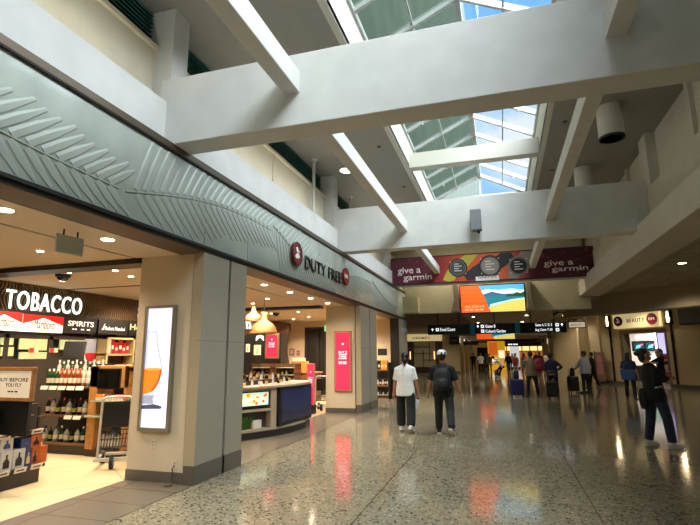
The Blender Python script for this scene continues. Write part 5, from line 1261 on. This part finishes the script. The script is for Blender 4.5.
def suitcase(xy, rz, m, lab, h=.62, w=.42, d=.26, hd=1.0):
    t = thing('suitcase', lab, 'suitcase', floorT((xy[0], xy[1], 0), rz))
    b = MB(m); b.box(-w/2, w/2, -d/2, d/2, .07, .07+h); b.build('shell', t, .04)
    b = MB(mat('case_groove', (16,16,20), .5))
    for k in range(4): b.box(-w/2+.06+k*(w-.12)/3-.006, -w/2+.06+k*(w-.12)/3+.006, -d/2-.006, -d/2, .13, h)
    b.box(-w/2-.004, w/2+.004, -.008, .008, .09, .05+h); b.build('groove', t)
    b = MB(mat('handle_metal', (120,122,126), .35, metal=.7)); b.tube([(-.1,d/2-.04,.07+h), (-.1,d/2-.04,hd), (.1,d/2-.04,hd), (.1,d/2-.04,.07+h)], .011, 6); b.build('pull_handle', t)
    b = MB(black); b.tube([(-.06,-.02,.07+h), (-.05,-.02,.1+h), (.05,-.02,.1+h), (.06,-.02,.07+h)], .012, 6); b.build('carry_handle', t)
    for sx in (-1, 1):
        for sy in (-1, 1):
            b = MB(mat('rubber', (16,16,16), .7)); b.cyl((sx*(w/2-.05)-.015, sy*(d/2-.05), .035), (sx*(w/2-.05)+.015, sy*(d/2-.05), .035), .035, n=12); b.build('wheel', t)
    return t
N0 = (0,0,0,0)
# 1 woman in a white T-shirt, walking away
J = person('woman in white T-shirt and wide black trousers walking away, seen from behind', fl(406.5,432), 4, 1.66,
   dict(fem=1, skin=sk1, top=wt, bottom=bk_, shoe=shw, sole=mat('sole_white', (206,202,196), .6), hair='pony', hairm=hk, legw=.03, hem=-.15, fat=.008, sleeve='half'),
   ((8,1,4,0), (-10,2,16,-28)), ((4,11,10,2), (2,13,8,4)), headturn=(8,2))
h = obj_at(J, J['Rhand'])
t = thing('water_bottle', 'white water bottle carried in the hand of the woman in white', 'bottle', Matrix.Translation(h+Vector((0,-.01,-.02))) @ Matrix.Rotation(R_(12), 4, 'Y'))
b = MB(mat('bottle_white', (224,220,218), .35)); b.lathe([(.001,-.26), (.036,-.26), (.038,-.25), (.038,-.06), (.03,-.035)], 16); b.build('body', t)
b = MB(mat('bottle_cap', (30,30,32), .4)); b.lathe([(.03,-.035), (.031,.0), (.001,.002)], 14); b.build('cap', t)
b = MB(mat('bottle_cap', ())); b.tube([(-.025,0,0), (-.022,0,.035), (.022,0,.035), (.025,0,0)], .006, 6); b.build('carry_loop', t)
# 2 man with a black backpack
J = person('man in black clothes and white cap walking away with a black backpack', fl(445,434), 2, 1.72,
   dict(skin=sk1, top=bk_, bottom=ch, shoe=shb, sole=mat('sole_white', ()), hair='short', hairm=hk, cap=mat('cap_white', (226,226,224), .7), visor=mat('cap_black', (20,20,22), .6), hem=-.15, fat=.012, sleeve='half', legw=.012),
   ((9,2,4,0), (-13,5,26,-34)), ((6,16,14,4), (-2,17,12,2)), headturn=(-6,-2))
hp = J['T'] @ (J['hc']+Vector((.0,-.125,.06))); b = MB(mat('cap_mark', (24,24,26), .6)); b.box(-.022,.012,-.004,.008,-.022,.018); b.box(.05,.075,.02,.03,-.02,.03)
o = b.build('cap_badge', J['root']); o.matrix_parent_inverse = Matrix(); o.location = J['hc']+Vector((.01,-.13,.075))
backpack(J, (0,-.225,.24), mat('pack_black', (26,28,30), .7, noise=.2, nscale=20), 'black backpack worn by the man in the white cap')
# 3 man with maroon pack
J = person('man in a taupe top and black trousers standing with a maroon backpack', fl(533,397), 10, 1.74,
   dict(skin=sk2, top=ol, bottom=bk_, shoe=shb, hair='short', hairm=hk, sleeve='half', fat=.02), ((-4,5,2,0), (6,9,6,0)), ((22,14,70,20), (6,12,10,4)), headturn=(10,-8))
backpack(J, (.26,-.16,.30), mat('pack_maroon', (120,24,46), .7), 'maroon backpack slung on the right shoulder of the man in taupe', 1.05)
suitcase(fl(517.5,397), 8, mat('case_navy', (28,36,84), .45), 'dark blue hard suitcase standing left of the man in taupe', .6, .5, .28)
backpack({'T': floorT((*fl(517.5,397), .84), 20)}, (0,0,0), mat('pack_dark', (24,26,34), .7), 'dark bag resting on top of the blue suitcase', .7, False)
# 4 woman in navy
J = person('woman in a navy top standing with hand on hip behind a black suitcase', fl(554,396), -6, 1.66,
   dict(fem=1, skin=sk1, top=nv, bottom=bk_, shoe=shb, hair='bun', hairm=hb, sleeve='long', fat=.015), ((0,4,0,0), (2,4,3,0)), ((10,12,30,30), (-8,44,40,100)), headturn=(-25,0))
suitcase(fl(553,399), -4, mat('case_black', (26,26,28), .5), 'black suitcase standing in front of the woman in navy', .56, .42, .26)
t = thing('handbag', 'black and grey handbag hanging against the woman in navy', 'bag', J['T'] @ Matrix.Translation((-.02,-.2,.0)))
b = MB(mat('bag_black', (24,24,26), .5)); b.box(-.17, .17, -.06, .06, -.12, .12); b.build('body', t, .03)
b = MB(mat('bag_black', ())); b.tube([(-.15,0,.1), (-.16,.02,.3), (-.12,.06,.5)], .012, 6); b.build('strap', t)
b = MB(mat('bag_grey', (120,120,124), .5)); b.box(-.1, .12, -.066, -.058, -.06, .0); b.build('label_patch', t)
# 5 man in pale shirt
J = person('man in a pale grey blue long sleeved shirt standing beside a black suitcase', fl(587,393), 40, 1.74,
   dict(skin=sk2, top=lb_, bottom=ch, shoe=shb, hair='short', hairm=hk, sleeve='long', fat=.04), ((0,4,0,0), (6,6,8,0)), ((24,10,30,6), (-2,14,14,4)), headturn=(30,-5))
suitcase(fl(574,393), 20, mat('case_black', ()), 'black suitcase beside the man in the pale shirt', .62, .42, .27)
backpack({'T': floorT((*fl(574,393), .865), 40)}, (0,0,0), mat('pack_dark', ()), 'black bag set on top of the suitcase by the man in the pale shirt', .72, False)
# 6 woman with a baby
W6 = fl(661,447)
J = person('woman in black walking to the right carrying a baby against her chest', W6, -70, 1.74,
   dict(fem=1, skin=sk1, top=bk_, bottom=mat('cloth_denim', ()), shoe=shw, sole=mat('sole_white', ()), hair='bun', hairm=hk, sleeve='half', legw=.012, fat=.01),
   ((-5,3,5,0), (11,4,8,4)), ((24,8,98,52), (34,10,74,50)), lean=-6, headturn=(-14,8))
B = thing  # noqa
M6 = J['T']
bp = M6 @ Vector((.02,.15,.12))
J2 = person('baby in dark clothes held by the woman in black', (bp.x, bp.y), -78+180, .78,
   dict(skin=sk3, top=bk_, bottom=ch, shoe=shw, hair='short', hairm=hk, sleeve='half', shorts=1, hsz=1.5), ((62,22,70,0), (62,22,70,0)), ((60,10,40,10), (60,10,40,10)), headturn=(30,0), z0=bp.z)
t = thing('jacket', 'dark jacket hanging from the waist of the woman carrying the baby', 'jacket', M6 @ Matrix.Translation((-.1,-.15,.0)) @ Matrix.Scale(.75, 4))
b = MB(bk_); b.lathe([(.02,.14), (.08,.1), (.11,.0), (.12,-.15), (.09,-.3), (.07,-.36), (.01,-.365)], 12, (0,0,0), 1.2, .45); b.build('cloth', t)
b = MB(bk_); b.tube([(-.06,0,.1), (0,.12,.14), (.1,.2,.12)], .03, 8); b.build('sleeve', t)
# 7 shopper behind her at the beauty door
J = person('shopper in dark blue with a bag entering the beauty shop', fl(632,399), -20, 1.66,
   dict(fem=1, skin=sk1, top=nv, bottom=bk_, shoe=shb, hair='long', hairm=hk, sleeve='half'), ((4,3,4,0), (-8,3,10,-10)), ((10,14,40,10), (4,12,12,4)))
t = thing('tote_bag', 'blue tote bag on the arm of the shopper at the beauty door', 'bag', J['T'] @ Matrix.Translation((-.02,-.2,-.02)))
b = MB(mat('tote_blue', (40,80,140), .6)); b.prism([(-.2,-.18),(.2,-.18),(.23,.2),(-.23,.2)], -.05, .05)
for i, v in enumerate(b.v): b.v[i] = Vector((v.x, v.z, v.y))
b.build('body', t, .02)
b = MB(mat('tote_blue', ())); b.tube([(-.12,0,.2), (-.1,.05,.42), (.02,.08,.46)], .012, 6); b.build('strap', t)
# far crowd
J = person('man in white shirt and black trousers walking toward the camera, far', fl(481.5,373), 176, 1.74,
   dict(skin=sk2, top=wt, bottom=bk_, shoe=shb, hair='short', hairm=hk, sleeve='half'), ((14,2,4,4), (-12,2,22,-24)), ((-10,8,14,2), (14,8,20,4)), fine=False)
J = person('traveller in white bending over a green bag in the far crowd', fl(503,377.5), 70, 1.68,
   dict(fem=1, skin=sk1, top=wt, bottom=bk_, shoe=shw, hair='short', hairm=hk, sleeve='half'), ((44,4,40,0), (30,4,20,0)), ((60,10,20,8), (50,10,20,8)), lean=38, fine=False)
backpack({'T': floorT((*fl(497,377), .24), 20)}, (0,0,0), mat('pack_green', (44,96,52), .7), 'green bag on the floor by the bending traveller', 1.1, False)
J = person('traveller in a white cap and khaki trousers with a red backpack, far', fl(516.5,376), -10, 1.66,
   dict(fem=1, skin=sk1, top=pk, bottom=kh, shoe=shw, hair='short', hairm=hk, sleeve='half', cap=mat('cap_white', ())), ((8,3,4,0), (-8,3,12,-10)), ((10,10,30,8), (4,10,10,4)), fine=False)
backpack(J, (0,-.22,.25), mat('pack_red', (190,36,44), .7), 'red backpack on the far traveller in the white cap', .85)
crowd = [(490,372,170,gy,bk_,'pony',1,'traveller in grey with a ponytail left of the bending traveller'), (509,372,160,bk_,dn,'short',0,'man in black and denim just left of the red backpack'),
 (525,372.5,10,pk,bk_,'long',1,'long haired woman in rose seen left of the man in taupe'), (541,373,-30,mr,bk_,'short',0,'man in maroon standing far behind the maroon backpack'), (546,372,180,wt,ch,'short',0,'man in white and charcoal left of the woman in navy'),
 (560,374.5,0,mr,bk_,'bun',1,'woman in maroon with a bun right of the woman in navy'), (474,371,0,bk_,bk_,'short',0,'man all in black walking away beside the left far shops'), (496,369,180,bk_,kh,'short',0,'man in black top and khaki trousers deep in the crowd'),
 (530,369.5,90,lb_,dn,'short',0,'man in pale blue and denim deep in the crowd'), (513,369,0,kh,nv,'long',1,'woman in khaki top and navy trousers deep in the crowd'), (486,368.5,0,nv,bk_,'short',0,'man in navy top and black trousers deep in the crowd'), (537,368.5,180,ch,ch,'short',0,'man in charcoal deep in the crowd'), (594,388,60,bk_,bk_,'short',0,'man in black behind the man in the pale shirt')]
for i, (x, y, hd, top, bot, hr, fem, lab) in enumerate(crowd):
    a = 6+(i*7) % 9
    person(lab, fl(x, y), hd, 1.64+.03*(i % 4) if fem else 1.7+.03*(i % 4), dict(fem=fem, skin=(sk1,sk2,sk3)[i % 3], top=top, bottom=bot, shoe=shb, hair=hr, hairm=(hk,hb)[i % 2], sleeve=('half','long')[i % 2]),
        ((a,3,4,0), (-a,3,a+4,-a)), ((-a,9,14,3), (a,9,16,3)), fine=False)
WW = (1,.86,.66)
CONCLAMPS = [(-.5,9,6.3,0,WW)]
CONCLAMPS = [(7.5,11,4.25,110,WW),(7.5,17,4.25,120,WW),(8,6,4.25,100,WW),(6,21,4.25,110,WW)]
CONCLAMPS += [(x,y,3.8,130,WW) for x,y in ((-1.5,30),(1.5,30),(-1.5,36),(1.5,36),(-1.5,42),(2.5,42),(3.6,31))]
CONCLAMPS += [(x,y,3.25,150,WW) for x,y in ((0,52),(0,60),(0,68),(4.5,60))]
CONCLAMPS += [(-6.8,42.5,3.7,160,WW),(-7,34,3.8,120,WW),(-7,26,3.8,120,WW),(-1.9,20.4,6.2,200,WW),(.2,20.4,6.2,200,WW),(5.5,33,3.8,90,WW),(4.2,47,3.8,120,WW)]
_b=lambda x,y,z: tuple(BT @ Vector((x,y,z)))
CONCLAMPS += [(*_b(-3.4,3.6,-2.4),420,(1,.92,.85)),(*_b(-1.2,3.78,.8),50,WW)]
POINTS = [(*_b(0,3.3,.24),14,(1,.75,.42)),(*_b(-3.5,3.3,.24),14,(1,.75,.42))]
# ================================================================ light
W = bpy.data.worlds.new('sky'); S.world = W; W.use_nodes = True
nt = W.node_tree; bg = nt.nodes['Background']
tc = nt.nodes.new('ShaderNodeTexCoord'); sp = nt.nodes.new('ShaderNodeSeparateXYZ'); nt.links.new(tc.outputs['Generated'], sp.inputs[0])
n = nt.nodes.new('ShaderNodeTexNoise'); n.inputs['Scale'].default_value = 3.2; n.inputs['Detail'].default_value = 5; nt.links.new(tc.outputs['Generated'], n.inputs['Vector'])
cl = ramp_node(nt, [(.52, (0,0,0,1)), (.62, (1,1,1,1))]); nt.links.new(n.outputs['Fac'], cl.inputs['Fac'])
dp = nt.nodes.new('ShaderNodeVectorMath'); dp.operation = 'DOT_PRODUCT'; nt.links.new(tc.outputs['Generated'], dp.inputs[0]); dp.inputs[1].default_value = Vector((.64,-.25,.74)).normalized()
zb = ramp_node(nt, [(.45, (0,0,0,1)), (.9, (1,1,1,1))]); nt.links.new(dp.outputs['Value'], zb.inputs['Fac'])
SKYZ = 17.0
blue = ramp_node(nt, [(0, (.5,.66,.85,1)), (.45, (.26,.56,.95,1)), (.8, (.15,.44,.88,1))]); nt.links.new(sp.outputs['Z'], blue.inputs['Fac'])
m1 = nt.nodes.new('ShaderNodeMix'); m1.data_type = 'RGBA'; nt.links.new(cl.outputs[0], m1.inputs[0]); nt.links.new(blue.outputs[0], m1.inputs[6]); m1.inputs[7].default_value = (.85,.88,.92,1)
m2 = nt.nodes.new('ShaderNodeMix'); m2.data_type = 'RGBA'; nt.links.new(zb.outputs[0], m2.inputs[0]); nt.links.new(m1.outputs[2], m2.inputs[6]); m2.inputs[7].default_value = (SKYZ*.97, SKYZ*.985, SKYZ*1.0, 1)
nt.links.new(m2.outputs[2], bg.inputs['Color']); bg.inputs['Strength'].default_value = 1.0
W.cycles.sampling_method = 'MANUAL'; W.cycles.sample_map_resolution = 512
def lamp(kind, loc, power, col=(1,.78,.52), size=.06, cone=150, blend=.6, rot=None):
    l = bpy.data.lights.new('lamp', kind); l.energy = power; l.color = col
    if kind in ('SPOT', 'POINT'): l.shadow_soft_size = size
    if kind == 'SPOT': l.spot_size = R_(cone); l.spot_blend = blend
    o = bpy.data.objects.new('lamp', l); o.location = loc; COL.objects.link(o)
    if rot: o.rotation_euler = rot
    return o
pl = bpy.data.lights.new('skylight_portal', 'AREA'); pl.shape = 'RECTANGLE'; pl.size = 3.2; pl.size_y = 26.5; pl.cycles.is_portal = True
po = bpy.data.objects.new('skylight_portal', pl); po.location = ((WX0+WX1)/2, 4.5, 7.1); COL.objects.link(po)
WARM = (1,.82,.58)
for x, y, p in SHOPLAMPS: lamp('SPOT', (x, y, 3.07), p, WARM)
for x, y, z, p, c in CONCLAMPS: lamp('SPOT', (x, y, z), p, c)
# ================================================================ camera
cd = bpy.data.cameras.new('camera'); cd.sensor_width = 36; cd.lens = FP/700*36; cd.clip_start = .05; cd.clip_end = 300
co = bpy.data.objects.new('camera', cd); COL.objects.link(co); bk = -_f
co.matrix_world = Matrix(((CR.x,CU.x,bk.x,CAM.x),(CR.y,CU.y,bk.y,CAM.y),(CR.z,CU.z,bk.z,CAM.z),(0,0,0,1)))
S.camera = co
S.view_settings.view_transform = 'Standard'; S.view_settings.look = 'None'; S.view_settings.gamma = 1; S.view_settings.exposure = .2
S.view_settings.use_curve_mapping = False
S.cycles.max_bounces = 8; S.cycles.diffuse_bounces = 5; S.cycles.glossy_bounces = 3; S.cycles.transparent_max_bounces = 8
S.cycles.sample_clamp_indirect = 4; S.cycles.use_denoising = True
S.cycles.caustics_reflective = False; S.cycles.caustics_refractive = False
for yy in (-1, 2.2, 8.6, 15.6):
    l = lamp('AREA', (-4.14, yy, 5.03), 15, (1,.93,.76)); l.data.shape = 'RECTANGLE'; l.data.size = 4.6; l.data.size_y = .08
    l.rotation_euler = Vector((-.35,0,1)).to_track_quat('-Z','Y').to_euler(); l.rotation_euler = (Matrix.Rotation(R_(18), 4, 'Y') @ Matrix.Rotation(pi, 4, 'X') @ Matrix.Rotation(pi/2, 4, 'Z')).to_euler()
for x, y, z, p, c in POINTS: lamp('POINT', (x, y, z), p, c, .05)
